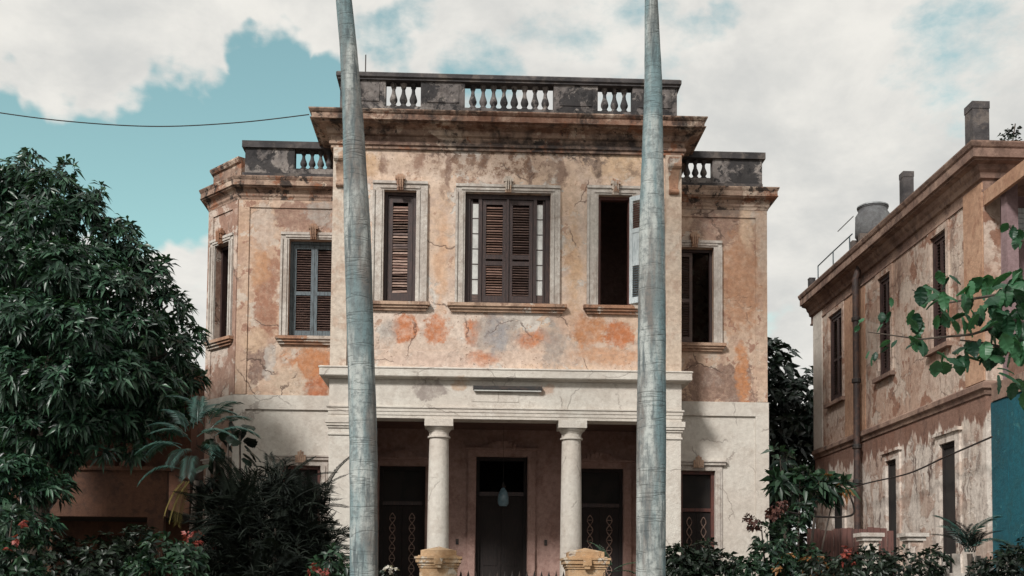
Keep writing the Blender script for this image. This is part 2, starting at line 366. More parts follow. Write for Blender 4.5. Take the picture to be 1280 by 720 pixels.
    def mesh(s, name, mat, origin=(0, 0, 0), smooth=False):
        me = bpy.data.meshes.new(name); o = Vector(origin)
        me.from_pydata([tuple(Vector(v)-o) for v in s.v], [], s.f)
        bm = bmesh.new(); bm.from_mesh(me); bmesh.ops.remove_doubles(bm, verts=bm.verts, dist=1e-5)
        bmesh.ops.recalc_face_normals(bm, faces=bm.faces); bm.to_mesh(me); bm.free()
        if smooth:
            me.polygons.foreach_set('use_smooth', [True]*len(me.polygons))
            if hasattr(me, 'set_sharp_from_angle'): me.set_sharp_from_angle(angle=R(40))
        me.materials.append(mat); return me
    def build(s, name, mat, parent=None, origin=None, smooth=False):
        if parent is not None: origin = ORIG[parent.name]
        elif origin is None: origin = (0, 0, 0)
        o = bpy.data.objects.new(name, s.mesh(name, mat, origin, smooth)); C.objects.link(o)
        if parent is not None: o.parent = parent
        else: o.location = origin
        return reg(o, origin)
def put(name, me, parent, loc, rotz=0.0, scale=None, rot=None, size=None):
    """another piece that shares a mesh, standing at loc"""
    o = bpy.data.objects.new(name, me); C.objects.link(o)
    if parent is not None: o.parent = parent; o.location = Vector(loc)-ORIG[parent.name]
    else: o.location = loc
    o.rotation_euler = rot if rot is not None else (0, 0, rotz)
    if scale or size: o.scale = scale or size
    return reg(o, loc)
def B(*a, **k): return MB().box(*a, **k)

# ------------------------------------------------------------------ the setting
def struct(name, mb, mat): return tag(mb.build(name, mat), kind='structure')
g = MB(); n_ = 60
struct('ground', B(-900, 900, -400, 2000, -0.6, 0.0), M['ground'])
struct('road', B(-200, 200, -6.0, 9.0, 0.0, 0.004), M['asphalt'])
struct('pavement', B(-200, 200, 9.3, 15.6, 0.0, 0.12), M['pave'])
kb = struct('kerb', B(-200, 200, 9.0, 9.297, 0.0, 0.14), M['pave'])
struct('garden_path', B(-0.2, 1.65, 19.0, 23.2, 0.004, 0.03), M['pave'])

# ------------------------------------------------------------------ the main house
CX = 0.74
house = empty('mansion', (CX, 25.0, 0), 'faded peach two-storey mansion with columned porch and rooftop balustrade', 'house')
XL, XR = -3.28, 4.76
winN = [(CX-2.48-.37, CX-2.48+.37), (CX-.985, CX+.985), (CX+2.48-.39, CX+2.48+.39)]
WZ0, WZ1 = 8.17, 10.78
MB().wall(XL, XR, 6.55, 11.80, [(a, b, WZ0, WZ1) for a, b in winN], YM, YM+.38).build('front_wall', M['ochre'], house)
for x in (XL, XR-.3):
    B(x, x+.3, YM+.385, 34, 0, 12.3).build('side_wall', M['cant'], house)
B(XL, XR, 34, 34.3, 0, 12.3).build('back_wall', M['cant'], house)
B(XL+.01, XR-.01, YM+.39, 33.99, 12.31, 12.46).build('roof_slab', M['roof'], house)
B(XL+.31, XR-.31, YM+.39, 33.99, 6.2, 6.4).build('floor_slab', M['dark'], house)
B(XL+.31, XR-.31, YM+3.6, YM+3.75, 6.41, 12.29).build('inner_wall', M['porch'], house)
# low skirting band of the upper wall
B(XL+.40, XR-.40, YM-.03, YM-.002, 6.62, 7.06).build('skirting_band', M['ochre'], house)
for x0, x1 in ((XL, XL+.37), (XR-.37, XR)):
    p = B(x0, x1, YM-.07, YM-.002, 6.62, 11.74).build('pilaster', M['pil'], house)
    xc = (x0+x1)/2
    v = MB()                                             # scrolled bracket under the cornice
    prof = []
    for i in range(15):
        t = i/14; z = 11.62-0.78*t
        prof.append((YM-.075-0.20*(1-t)**1.4-0.045*math.sin(t*math.pi*2.2)*(1-t*.5), z))
    for i in range(14):
        (ya, za), (yb, zb) = prof[i], prof[i+1]; w = .135-.04*(i/14)
        v.face([(xc-w, ya, za), (xc+w, ya, za), (xc+w, yb, zb), (xc-w, yb, zb)])
        v.face([(xc-w, ya, za), (xc-w, yb, zb), (xc-w, YM-.07, zb), (xc-w, YM-.07, za)])
        v.face([(xc+w, ya, za), (xc+w, YM-.07, za), (xc+w, YM-.07, zb), (xc+w, yb, zb)])
    v.tube([(xc-.15, YM-.20, 11.45), (xc+.15, YM-.20, 11.45)], .09, 12)
    v.tube([(xc-.11, YM-.10, 10.86), (xc+.11, YM-.10, 10.86)], .06, 12)
    v.build('bracket', M['sill'], p)
# main cornice: architrave moulding, bed mouldings, soffit, fascia
cp = [(XL, 33.9), (XL, YM), (XR, YM), (XR, 33.9)][::-1]
cp = [(XL, 33.9), (XL, YM), (XR, YM), (XR, 33.9)]
def sweep_out(path, prof): return MB().sweep(path, prof)
MB().sweep(cp, [(.002, 11.74), (.06, 11.74), (.06, 11.80), (.10, 11.82), (.10, 11.88), (.07, 11.90), (.07, 12.02), (.13, 12.05), (.16, 12.12), (.16, 12.16),
                (.24, 12.19), (.36, 12.20), (.40, 12.215), (.40, 12.24), (.49, 12.245), (.49, 12.26), (.455, 12.265), (.455, 12.38), (.48, 12.40), (.52, 12.45), (.52, 12.475), (.002, 12.50)]).build('cornice', M['cornice'], house)
# parapet
PY0, PY1 = YM-.08, YM+.22
PXL, PXR = -3.15, 4.65
ops = [(-2.11, -1.30, 3), (-.285, 1.775, 8), (2.80, 3.61, 3)]
B(PXL-.06, PXR+.06, PY0-.05, PY1+.05, 12.50, 12.60).build('parapet_plinth', M['parapet'], house)
B(PXL, PXR, PY0, PY1, 12.602, 12.74).build('parapet_base', M['parapet'], house)
xs = [PXL]+[q for o in ops for q in o[:2]]+[PXR]
for i in range(0, len(xs), 2):
    p = B(xs[i], xs[i+1], PY0, PY1, 12.742, 13.328).build('parapet_panel', M['parapet'], house)
    if xs[i+1]-xs[i] > .8:
        B(xs[i]+.14, xs[i+1]-.14, PY0-.018, PY0-.002, 12.84, 13.25).build('raised_field', M['parapet'], p)
MB().sweep([(PXL, 33.9), (PXL, PY0), (PXR, PY0), (PXR, 33.9)], [(-.30, 13.33), (.05, 13.33), (.05, 13.36), (.09, 13.39), (.09, 13.47), (.06, 13.50), (-.30, 13.50)]).build('parapet_rail', M['rail'], house)
for x0, x1 in ((PXL, PXL+.3), (PXR-.3, PXR)):
    B(x0, x1, PY1+.052, 33.9, 12.50, 13.328).build('parapet_side', M['parapet'], house)
bal_prof = [(.075, 0), (.085, .02), (.085, .06), (.055, .09), (.06, .12), (.088, .17), (.092, .21), (.075, .27), (.048, .35), (.038, .43), (.045, .47), (.060, .49), (.060, .52), (.078, .535), (.078, .586)]
bal = MB().lathe((0, 0, 0), bal_prof, 14).mesh('baluster', M['parapet'], smooth=True)
for x0, x1, n in ops:
    sp = (x1-x0-n*.092)/(n+1)
    st = (x1-x0)/(n+.55)
    for i in range(n):
        put('baluster', bal, house, ((x0+x1)/2+(i-(n-1)/2)*st, (PY0+PY1)/2, 12.741), random.random())

# ---- windows of the upper floor
def surround(w, x0, x1, z0, z1, Y, t=.26, mat=None, xf=None, key=True, ears=0.0):
    mat = mat or M['trim']; s = MB()
    for a, b in ((x0-t, x0-.001), (x1+.001, x1+t)):
        s.box(a, b, Y-.05, Y-.002, z0, z1+.001, xf)
    for a, b in ((x0-t+.001, x0-t+.05), (x1+t-.05, x1+t-.001)):
        s.box(a, b, Y-.085, Y-.0515, z0, z1+.001, xf)
    for a, b in ((x0-.085, x0-.04), (x1+.04, x1+.085)):
        s.box(a, b, Y-.075, Y-.0515, z0, z1+.001, xf)
    s.box(x0-t, x1+t, Y-.05, Y-.002, z1+.002, z1+t*.75, xf)
    s.box(x0-t-ears, x1+t+ears, Y-.085, Y-.0515, z1+t*.75-.05, z1+t*.75+.012, xf)
    s.box(x0-.085, x1+.085, Y-.075, Y-.0515, z1+.04, z1+.085, xf)
    s.build('surround', mat, w)
    if key:
        xc = (x0+x1)/2; k = MB()
        for q, (hw, dz0, dz1, pr) in enumerate([(.07, -.02, .10, .12), (.085, .101, .22, .14), (.11, .221, .30, .16), (.065, .301, .36, .11)]):
            k.box(xc-hw, xc+hw, Y-pr, Y-.0515, z1+dz0, z1+dz1, xf)
        for dx in (-.05, 0, .05): k.box(xc+dx-.012, xc+dx+.012, Y-.18, Y-.161, z1+.02, z1+.28, xf)
        k.build('keystone', M['sill'], w)
def sill(w, x0, x1, z, Y, xf=None, ext=.34):
    s = MB().box(x0-ext, x1+ext, Y-.16, Y-.002, z-.075, z-.002, xf)
    s.box(x0-ext+.04, x1+ext-.04, Y-.12, Y-.002, z-.13, z-.0755, xf)
    s.box(x0-ext+.08, x1+ext-.08, Y-.07, Y-.002, z-.19, z-.1305, xf)
    s.build('sill', M['sill'], w)
def frame(name, x0, x1, z0, z1, Y, mat, t=.06, dep=.1, xf=None, parent=None, mull=()):
    f = MB().box(x0, x0+t, Y, Y+dep, z0, z1, xf).box(x1-t, x1, Y, Y+dep, z0, z1, xf)
    f.box(x0+t, x1-t, Y, Y+dep, z1-t, z1, xf).box(x0+t, x1-t, Y, Y+dep, z0, z0+t*.8, xf)
    for a, b in mull: f.box(a, b, Y, Y+dep, z0+t*.8, z1-t, xf)
    return f.build(name, mat, parent)
def leaf_frame(w, x0, x1, z0, z1, Y, mat, t=.055, rails=(), xf=None, name='shutter'):
    f = MB().box(x0, x0+t, Y, Y+.05, z0, z1, xf).box(x1-t, x1, Y, Y+.05, z0, z1, xf)
    f.box(x0+t, x1-t, Y, Y+.05, z1-t*1.3, z1, xf).box(x0+t, x1-t, Y, Y+.05, z0, z0+t*1.6, xf)
    for z in rails: f.box(x0+t, x1-t, Y, Y+.05, z-t*.6, z+t*.6, xf)
    return f.build(name, mat, w)
def louvres(w, x0, x1, z0, z1, Y, mat, pitch_=.055, xf=None, jitter=.0, name='louvres'):
    s = MB(); z = z0+pitch_*.5
    while z < z1-pitch_*.3:
        s.obox(((x0+x1)/2, Y+.025, z), ((x1-x0)/2-.002, .028, .005), R(38)+random.uniform(-jitter, jitter), random.uniform(-jitter, jitter)*.06, xf=xf); z += pitch_
    o = s.build(name, mat, w); o['kind'] = 'stuff'; return o
# narrow shuttered window: pale broken slats
x0, x1 = winN[0]
w = frame('window', x0, x1, WZ0, WZ1, YM+.10, M['wood'], .075, .12, parent=house)
surround(w, x0, x1, WZ0, WZ1, YM); sill(w, x0, x1, WZ0, YM)
leaf_frame(w, x0+.085, x1-.085, WZ0+.08, WZ1-.09, YM+.12, M['wood'], .11)
zz = WZ0+.24; k = 0
while zz < WZ1-.30:
    hgt = random.choice([.045, .05, .055, .06]); mat = random.choice([M['slatpale'], M['slatpale'], M['slattan'], M['slatdark']])
    MB().obox(((x0+x1)/2, YM+.145, zz), ((x1-x0)/2-.198, .030, .007), R(random.uniform(20, 75)), R(random.uniform(-3, 3))).build('slat', mat, w)
    zz += random.uniform(.055, .075)
# triple window: near-white sidelights and two louvred leaves
x0, x1 = winN[1]
a0, a1 = x0+.36, x1-.36
w = frame('window', x0, x1, WZ0, WZ1, YM+.10, M['wood'], .11, .12, parent=house, mull=[(a0-.05, a0+.03), (a1-.03, a1+.05)])
surround(w, x0, x1, WZ0, WZ1, YM, .22); sill(w, x0, x1, WZ0, YM, ext=.38)
for (q0, q1) in ((x0+.17, a0-.055), (a1+.055, x1-.17)):
    MB().box(q0-.055, q0-.001, YM+.14, YM+.19, WZ0+.09, WZ1-.115).box(q1+.001, q1+.052, YM+.14, YM+.19, WZ0+.09, WZ1-.115).build('sidelight_frame', M['wood'], w)
    nz = 6; hz = (WZ1-.2-WZ0-.26)/nz
    for i in range(nz):
        z = WZ0+.26+i*hz
        B(q0, q1, YM+.155, YM+.165, z+.012, z+hz-.012).build('pane', M['nearwhite'], w)
        B(q0, q1, YM+.15, YM+.17, z+hz-.0115, z+hz+.0115).build('glazing_bar', M['wood'], w)
    B(q0, q1, YM+.145, YM+.175, WZ0+.092, WZ0+.258).build('kick_panel', M['slatdark'], w)
xm = (x0+x1)/2
for (q0, q1, mt) in ((a0+.04, xm-.03, M['slattan']), (xm+.03, a1-.04, M['slatdark'])):
    leaf_frame(w, q0, q1, WZ0+.10, WZ1-.12, YM+.13, M['wood'], .085, (WZ0+1.15, WZ0+1.0))
    for za, zb in ((WZ0+.24, WZ0+.95), (WZ0+1.20, WZ1-.24)):
        louvres(w, q0+.085, q1-.085, za, zb, YM+.135, mt, .06, jitter=.25)
B(xm-.028, xm+.028, YM+.09, YM+.17, WZ0+.09, WZ1-.111).build('meeting_stile', M['wood'], w)
# open window with a pale leaf folded out
x0, x1 = winN[2]
w = frame('window', x0, x1, WZ0, WZ1, YM+.10, M['redwood'], .07, .14, parent=house)
surround(w, x0, x1, WZ0, WZ1, YM); sill(w, x0, x1, WZ0, YM)
ang = R(38)
def xfl(u, d, z, hx=x1-.06, hy=YM-.05):            # hinged on the jamb, folded back outwards
    return (hx+u*math.cos(ang)+d*math.sin(ang), hy-u*math.sin(ang)+d*math.cos(ang), z)
W_ = .38
lf = leaf_frame(w, 0, W_, WZ0+.06, WZ1-.05, 0, M['palewood'], .085, (WZ0+.98, WZ0+1.75), xf=xfl)
louvres(w, .085, W_-.085, WZ0+1.80, WZ1-.18, 0, M['redwood'], .055, xf=xfl)
MB().box(.085, W_-.085, .015, .035, WZ0+1.03, WZ0+1.70, xfl).build('leaf_panel', M['palewood'], w)
louvres(w, .085, W_-.085, WZ0+.20, WZ0+.93, 0, M['bluewood'], .055, xf=xfl)
# ---- porch entablature, cornice, antae, columns
ep = [(XL, YW+.1), (XL, YM-.08), (XR, YM-.08), (XR, YW+.1)]
MB().sweep(ep, [(-.5, 5.50), (.00, 5.50), (.00, 5.56), (.015, 5.57), (.015, 5.64), (.03, 5.65), (.03, 5.71), (.055, 5.73), (.055, 5.76), (.0, 5.775), (.0, 6.38), (-.5, 6.38)]).build('entablature', M['white'], house)
MB().sweep(ep, [(-.5, 6.382), (.06, 6.382), (.09, 6.41), (.19, 6.415), (.19, 6.43), (.205, 6.43), (.205, 6.585), (.225, 6.60), (.225, 6.62), (.19, 6.64), (-.06, 6.66), (-.5, 6.54)]).build('porch_cornice', M['white'], house)
for x0, x1 in ((XL, XL+.66), (XR-.66, XR)):
    p = B(x0+.01, x1-.01, YM-.06, YM+.54, 0.9, 5.10).build('porch_pier', M['white'], house)
    q = MB()
    for (e, za, zb) in ((.03, 5.10, 5.14), (.005, 5.141, 5.26), (.035, 5.261, 5.31), (.065, 5.311, 5.37), (.085, 5.371, 5.498)):
        q.box(x0-e+.01, x1+e-.01, YM-.06-e, YM+.54+e, za, zb)
    q.build('capital', M['white'], p)
col_prof = [(.265, 0), (.262, .5), (.255, 1.6), (.245, 2.8), (.232, 3.78), (.226, 4.00)]
for cx in (CX-1.53, CX+1.52):
    o = MB().lathe((cx, YM+.22, 1.08), [(a*.97, b) for a, b in col_prof], 40).build('column', M['white'], house, smooth=True)
    MB().lathe((cx, YM+.22, 5.08), [(.228, 0), (.262, .01), (.262, .045), (.228, .055), (.228, .14), (.245, .155), (.245, .175), (.26, .18), (.30, .235), (.305, .25)], 40).box(cx-.325, cx+.325, YM-.105, YM+.545, 5.332, 5.498).build('capital', M['white'], o, smooth=True)
    MB().lathe((cx, YM+.22, .98), [(.33, 0), (.345, .03), (.33, .065), (.29, .075), (.29, .099)], 40).box(cx-.36, cx+.36, YM-.14, YM+.58, .9, .979).build('base', M['white'], o, smooth=True)
# plaque lamp on the frieze and the faint tablet below it
pl = MB().box(-.02, 1.55, YM-.20, YM-.082, 6.17, 6.25).build('strip_lamp_housing', M['iron'], house)
MB().tube([(.0, YM-.16, 6.145), (1.53, YM-.16, 6.145)], .022, 10).build('tube', M['nearwhite'], pl)
B(-.05, 1.02, YM-.09, YM-.0815, 5.90, 6.11).build('tablet', M['white'], house)
# porch inside
D0, D1, D2 = (CX-2.55-.59, CX-2.55+.59), (CX-.66, CX+.66), (CX+2.55-.59, CX+2.55+.59)
doors = [(D0, 4.78), (D1, 5.05), (D2, 4.78)]
MB().wall(XL+.302, XR-.302, .9, 6.19, [(d[0], d[1], .9, z) for d, z in doors], YB, YB+.3).build('porch_back_wall', M['porch'], house)
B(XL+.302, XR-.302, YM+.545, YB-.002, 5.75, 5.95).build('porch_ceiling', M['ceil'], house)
B(XL-.3, XR+.3, 24.0, YB+.3, .02, .898).build('porch_floor', M['pave'], house)
for i in range(4): B(CX-1.8, CX+1.8, 24.0-.32*(i+1), 24.0-.32*i-.002, .02, .9-.18*(i+1)).build('step', M['pave'], house)
B(XL+.302, XR-.302, 30.8, 30.95, .02, 6.19).build('hall_wall', M['dark'], house)
for (d0, d1), zt in doors:
    big = zt > 5
    w = frame('door', d0, d1, .9, zt, YB+.06, M['doorwood'], .09, .16, parent=house)
    s = MB(); t = .22
    for a, b in ((d0-t, d0-.001), (d1+.001, d1+t)):
        s.box(a, b, YB-.07, YB-.002, .9, zt+.001)
        s.box(a+.02, b-.02, YB-.10, YB-.0705, .9, zt-.02)
    s.box(d0-t, d1+t, YB-.07, YB-.002, zt+.002, zt+.16)
    s.box(d0-t-.06, d1+t+.06, YB-.14, YB-.002, zt+.161, zt+.22)
    xc = (d0+d1)/2
    for i in range(9):
        q = (i-4)/4; s.box(xc+q*.42-.05, xc+q*.42+.05, YB-.12, YB-.002, zt+.2205, zt+.25+.16*(1-q*q))
    s.build('surround', M['porch'], w)
    zd = zt-.95
    B(d0+.09, d1-.09, YB+.07, YB+.20, zd-.05, zd+.05).build('transom_bar', M['wood'], w)
    if not big:
        B(d0+.09, d1-.09, YB+.16, YB+.17, zd+.051, zt-.091).build('fanlight', M['dark'], w)
    for a, b in ((d0+.092, xc-.004), (xc+.004, d1-.092)):
        lf = B(a, b, YB+.13, YB+.18, .92, zd-.052).build('door_leaf', M['doorwood'], w)
        xi = (a+b)/2; gmb = MB(); z = 1.5
        if not big:
            while z < zd-.35:
                for sx in (-1, 1):
                    pts = [(xi+sx*.07*math.sin(u*math.pi), YB+.115, z+u*.26) for u in [i/8 for i in range(9)]]
                    gmb.tube(pts, .013, 6)
                gmb.tube([(xi-.07, YB+.115, z+.13), (xi+.07, YB+.115, z+.13)], .011, 6); z += .26
            gmb.build('scroll_grille', M['rust'], w)
        else:
            for za, zb in ((1.1, 2.1), (2.25, zd-.2)):
                gmb.box(a+.1, b-.1, YB+.115, YB+.1295, za, zb)
            gmb.build('door_panel', M['doorwood'], w)
for x in (-.39, 1.88):
    q = B(x-.035, x+.035, YB-.03, YB-.002, 2.78, 2.92).build('bell_plate' if x < 0 else 'switch_box', M['iron'], house)

# ---- wings
def P45(u, d, z):  # canted face: u runs from its far end to the front corner, d inwards
    k = math.sqrt(.5); return (-6.60+u*k+d*k, 26.62-u*k+d*k, z)
UL = .92*math.sqrt(2)
WL = (-4.46, -3.30); WR = (4.83, 5.79)
Z0w, Z1w = 7.62, 9.98
def wing(x0, x1, win, dr, cx0, cx1):
    MB().wall(x0, x1, 6.2, 11.0, [(win[0], win[1], Z0w, Z1w)], YW, YW+.35).build('wing_wall', M['wing'], house)
    # thin raised frame round the plaster field
    f = MB().box(x0, x1, YW-.03, YW-.002, 10.74, 10.92)
    if cx0 is not None: f.box(cx0, cx1, YW-.03, YW-.002, 6.22, 10.739)
    f.build('wall_frame', M['wing'], house)
    MB().wall(x0, x1, 0, 6.199, [(dr[0], dr[1], .9, 4.53)], YW-.01, YW+.35).build('wing_lower_wall', M['white'], house)
    f = MB().box(x0-.02 if cx0 and cx0 < 0 else x0, x1 if cx0 and cx0 < 0 else x1+.02, YW-.06, YW-.011, 5.86, 6.20)
    f.box(cx0-.02 if cx0 < 0 else cx0-.02, cx1+.02 if cx0 > 0 else cx1, YW-.06, YW-.011, .02, 5.859)
    f.build('wall_frame', M['white'], house)
wing(-5.68, XL, WL, (-4.54, -3.62), -5.68, -5.42)
wing(XR, 7.10, WR, (4.97, 5.82), 6.82, 7.10)
# canted face of the left wing
cw = (.34, .96)
MB().wall(0, UL, 0, 11.0, [(cw[0], cw[1], Z0w, Z1w), (cw[0], cw[1], .9, 4.5)], 0, .35, P45).build('canted_wall', M['cant'], house)
MB().box(0, UL, -.03, -.002, 10.74, 10.92, P45).box(0, .22, -.03, -.002, 6.22, 10.739, P45).box(UL-.22, UL, -.03, -.002, 6.22, 10.739, P45).build('wall_frame', M['cant'], house)
MB().box(0, UL, -.05, -.002, 5.86, 6.20, P45).build('wall_frame', M['white'], house)
B(-6.60, -6.27, 26.97, 34, 0, 11.0).build('side_wall', M['cant'], house)
B(6.75, 7.10, YW+.352, 34, 0, 11.0).build('side_wall', M['cant'], house)
B(-6.26, XL-.003, 30.0, 30.2, 0, 11.29).build('back_wall', M['cant'], house)
B(XR+.003, 6.749, 30.0, 30.2, 0, 11.29).build('back_wall', M['cant'], house)
# wing windows
def wing_window(x0, x1, xf, Y, shut, kind):
    w = frame('window', x0, x1, Z0w, Z1w, Y+.14, M['bluewood'] if kind == 'blue' else M['wood'], .07, .12, xf, house)
    surround(w, x0, x1, Z0w, Z1w, Y, .2, M['trim'], xf); sill(w, x0, x1, Z0w, Y, xf, .28)
    xm = (x0+x1)/2
    fm, lm = (M['bluewood'], M['slatdark']) if kind == 'blue' else (M['slatdark'], M['slatdark'])
    if 'L' in shut:
        leaf_frame(w, x0+.075, xm-.004, Z0w+.07, Z1w-.08, Y+.16, fm, .075, (Z0w+1.1,), xf); louvres(w, x0+.15, xm-.08, Z0w+.19, Z1w-.18, Y+.165, lm, .058, xf, .1)
    if 'R' in shut:
        leaf_frame(w, xm+.004, x1-.075, Z0w+.07, Z1w-.08, Y+.16, fm, .075, (Z0w+1.1,), xf); louvres(w, xm+.08, x1-.15, Z0w+.19, Z1w-.18, Y+.165, lm, .058, xf, .1)
    return w
wing_window(*WL, None, YW, 'LR', 'blue')
wing_window(*WR, None, YW, 'L', 'brown')
wing_window(*cw, P45, 0, 'R', 'brown')
# a black pot of weeds on the sill edge of the half open window
# wing ground-floor doors
for (d0, d1, xf, Y) in ((-4.54, -3.62, None, YW), (4.97, 5.82, None, YW), (cw[0], cw[1], P45, 0)):
    zt = 4.5 if xf else 4.53
    w = frame('door', d0, d1, .9, zt, Y+.08, M['redwood'], .08, .14, xf, house)
    s = MB()
    for a, b in ((d0-.17, d0-.001), (d1+.001, d1+.17)):
        s.box(a, b, Y-.045, Y-.012, .9, zt+.001, xf).box(a+.05, b-.05, Y-.07, Y-.0455, .9, zt-.01, xf)
    s.box(d0-.17, d1+.17, Y-.045, Y-.012, zt+.002, zt+.13, xf).box(d0-.24, d1+.24, Y-.10, Y-.012, zt+.131, zt+.20, xf).box(d0-.28, d1+.28, Y-.13, Y-.012, zt+.2005, zt+.235, xf)
    s.build('surround', M['trim'], w)
    xc = (d0+d1)/2; k = MB()
    for dx, h in ((-.10, .16), (-.05, .24), (0, .27), (.05, .24), (.10, .16)): k.box(xc+dx-.022, xc+dx+.022, Y-.15, Y-.131, zt+.06, zt+.08+h, xf)
    k.build('keystone', M['sill'], w)
    B(d0+.08, d1-.08, Y+.10, Y+.20, zt-.98, zt-.90, xf=xf).build('transom_bar', M['redwood'], w)
    B(d0+.08, d1-.08, Y+.17, Y+.18, zt-.899, zt-.081, xf=xf).build('fanlight', M['dark'], w)
    for a, b in ((d0+.082, xc-.003), (xc+.003, d1-.082)):
        B(a, b, Y+.14, Y+.19, .92, zt-.982, xf=xf).build('door_leaf', M['doorwood'], w)
        gm = MB(); z = 1.5; xi = (a+b)/2
        while z < zt-1.3:
            for sx in (-1, 1):
                pts = [(xi+sx*.06*math.sin(u*math.pi), Y+.128, z+u*.24) for u in [i/8 for i in range(9)]]
                if xf: pts = [xf(*q) for q in pts]
                gm.tube(pts, .013, 6)
            z += .24
        gm.build('scroll_grille', M['rust'], w)
# wing cornices and parapets
wprof = [(o_*.62 if o_ > .01 else o_, z_) for o_, z_ in [(.002, 10.93), (.04, 10.93), (.05, 10.98), (.09, 11.02), (.09, 11.07), (.12, 11.10), (.14, 11.15), (.22, 11.175), (.30, 11.18), (.30, 11.21), (.37, 11.215), (.37, 11.23), (.345, 11.235), (.345, 11.34), (.37, 11.36), (.41, 11.41), (.41, 11.435), (.002, 11.46)]]
MB().sweep([(-6.60, 33.9), (-6.60, 26.62), (-5.68, YW), (XL-.003, YW)], wprof).build('wing_cornice', M['cornice'], house)
MB().sweep([(XR+.003, YW), (7.10, YW), (7.10, 33.9)], wprof).build('wing_cornice', M['cornice'], house)
B(-6.3, XL-.003, 27.02, 33.9, 11.30, 11.44).build('roof_slab', M['roof'], house)
MB().face([(-5.60, YW+.36, 11.44), (XL-.003, YW+.36, 11.44), (XL-.003, 27.01, 11.44), (-6.25, 27.01, 11.44)]).build('roof_slab', M['roof'], house)
B(XR+.003, 6.74, YW+.36, 33.9, 11.30, 11.44).build('roof_slab', M['roof'], house)
wy0, wy1 = YW-.05, YW+.20
bal2 = MB().lathe((0, 0, 0), [(r*.92, z*.80) for r, z in bal_prof], 14).mesh('baluster', M['rail'], smooth=True)
for (x0, x1, b0, b1) in ((-5.55, XL-.003, -4.37, XL-.003), (XR+.003, 6.98, XR+.003, 5.76)):
    B(x0-.05, x1, wy0-.05, wy1+.05, 11.462, 11.56).build('parapet_plinth', M['rail'], house)
    B(x0, x1, wy0, wy1, 11.561, 11.70).build('parapet_base', M['parapet'], house)
    pa, pb = (x0, b0) if x0 < 0 else (b1, x1)
    B(pa, pb, wy0, wy1, 11.702, 12.178).build('parapet_panel', M['parapet'], house)
    B(x0-.07, x1+(.07 if x0 > 0 else 0), wy0-.06, wy1+.06, 12.18, 12.34).build('parapet_rail', M['rail'], house)
    nb = 5
    for i in range(nb):
        xx = b0+.095+(i+.5)*.205 if x0 < 0 else b1-.095-(i+.5)*.205
        put('baluster', bal2, house, (xx, (wy0+wy1)/2, 11.701), random.random())
MB().sweep([(-6.54, 33.9), (-6.54, 26.66), (-5.66, YW+.06)], [(-.22, 11.45), (.02, 11.45), (.02, 11.56), (.0, 11.57), (.0, 11.86), (.05, 11.88), (.09, 11.95), (.09, 11.99), (-.22, 12.0)]).build('canted_parapet', M['cornice'], house)
B(6.73, 6.98, wy1+.062, 33.9, 11.462, 12.178).build('parapet_side', M['parapet'], house)
# thin rod on the roof
rod = empty('roof_aerial', (-2.66, 25.2, 12.46), 'thin upright rod above the balustrade beside the tall bare trunk', 'aerial')
MB().tube([(-2.66, 25.2, 12.46), (-2.66, 25.2, 14.32)], .014, 6).build('mast', M['iron'], rod)
MB().lathe((-2.66, 25.2, 12.46), [(.06, 0), (.06, .03), (.03, .05), (.03, .12)], 10).build('foot', M['iron'], rod)
# hanging lantern
lz = 3.72; lx, ly = .76, 27.0
lan = empty('hanging_lantern', (lx, ly, lz), 'pale blue glass lantern hanging in the central doorway', 'lantern')
MB().tube([(lx, ly, 5.75), (lx, ly, lz+.62)], .004, 6).build('chain', M['iron'], lan)
MB().lathe((lx, ly, lz), [(.09, 0), (.135, .06), (.14, .2), (.12, .33), (.06, .44), (.035, .47)], 20).build('glass', paint('pale_blue_glass', (104, 128, 138), (88, 112, 122), .15, 4, bumpy=0), lan, smooth=True)
MB().lathe((lx, ly, lz+.471), [(.06, 0), (.07, .02), (.03, .08), (.015, .14)], 14).build('cap', M['iron'], lan)

# ------------------------------------------------------------------ house on the right
XN, N0, N1 = 10.0, 20.6, 31.1
M['nup'] = plaster('mauve_tan_plaster', (202, 184, 170), (186, 158, 140), (154, 120, 102), cracks=.6, streak=0.7, streak_col=(92, 68, 58), streak_sc=3.0, flake=(202, 186, 172), flake_cov=0.54, peel=[((146, 106, 86), 1.4, .56, .04, 8.8)])
M['nlow'] = plaster('peeling_lower_plaster', (212, 200, 188), (190, 168, 154), (156, 124, 108), streak=1.0, streak_col=(84, 62, 54), streak_sc=5.0, flake=(220, 210, 200), flake_cov=0.46, topband=(5.05, 2.2, (128, 92, 76)))
M['nor'] = plaster('orange_tan_plaster', (192, 156, 130), (178, 140, 114), (164, 124, 100), streak=0.4, streak_col=(110, 76, 62))
M['ncor'] = plaster('brown_cornice', (164, 138, 122), (132, 106, 94), (104, 82, 72), streak=0.7, streak_col=(54, 42, 38), big=1.0)
M['teal'] = plaster('teal_paint', (20, 96, 110), (16, 82, 96), (26, 88, 98), streak=0.7, streak_col=(30, 66, 70), big=.8, peel=[((60, 128, 134), 2.5, .60, .05, 3.0)])
M['mauve'] = plaster('mauve_wall', (150, 128, 130), (136, 114, 116), streak=0.2)
M['tank'] = plaster('fibre_cement', (128, 130, 130), (104, 106, 108), (92, 92, 94), streak=0.7, streak_col=(50, 50, 52), big=1.0)
nb = empty('neighbour_house', (12, 22, 0), 'two-storey tan house with peeling walls and a teal side porch', 'house')
NX = lambda u, d, z: (XN+d, u, z)
nw = [(22.22, 22.98), (25.28, 26.06), (28.66, 29.74)]
nd = [(21.87, 22.62, 4.80), (24.98, 25.62, 4.80), (28.7, 29.5, 4.4)]
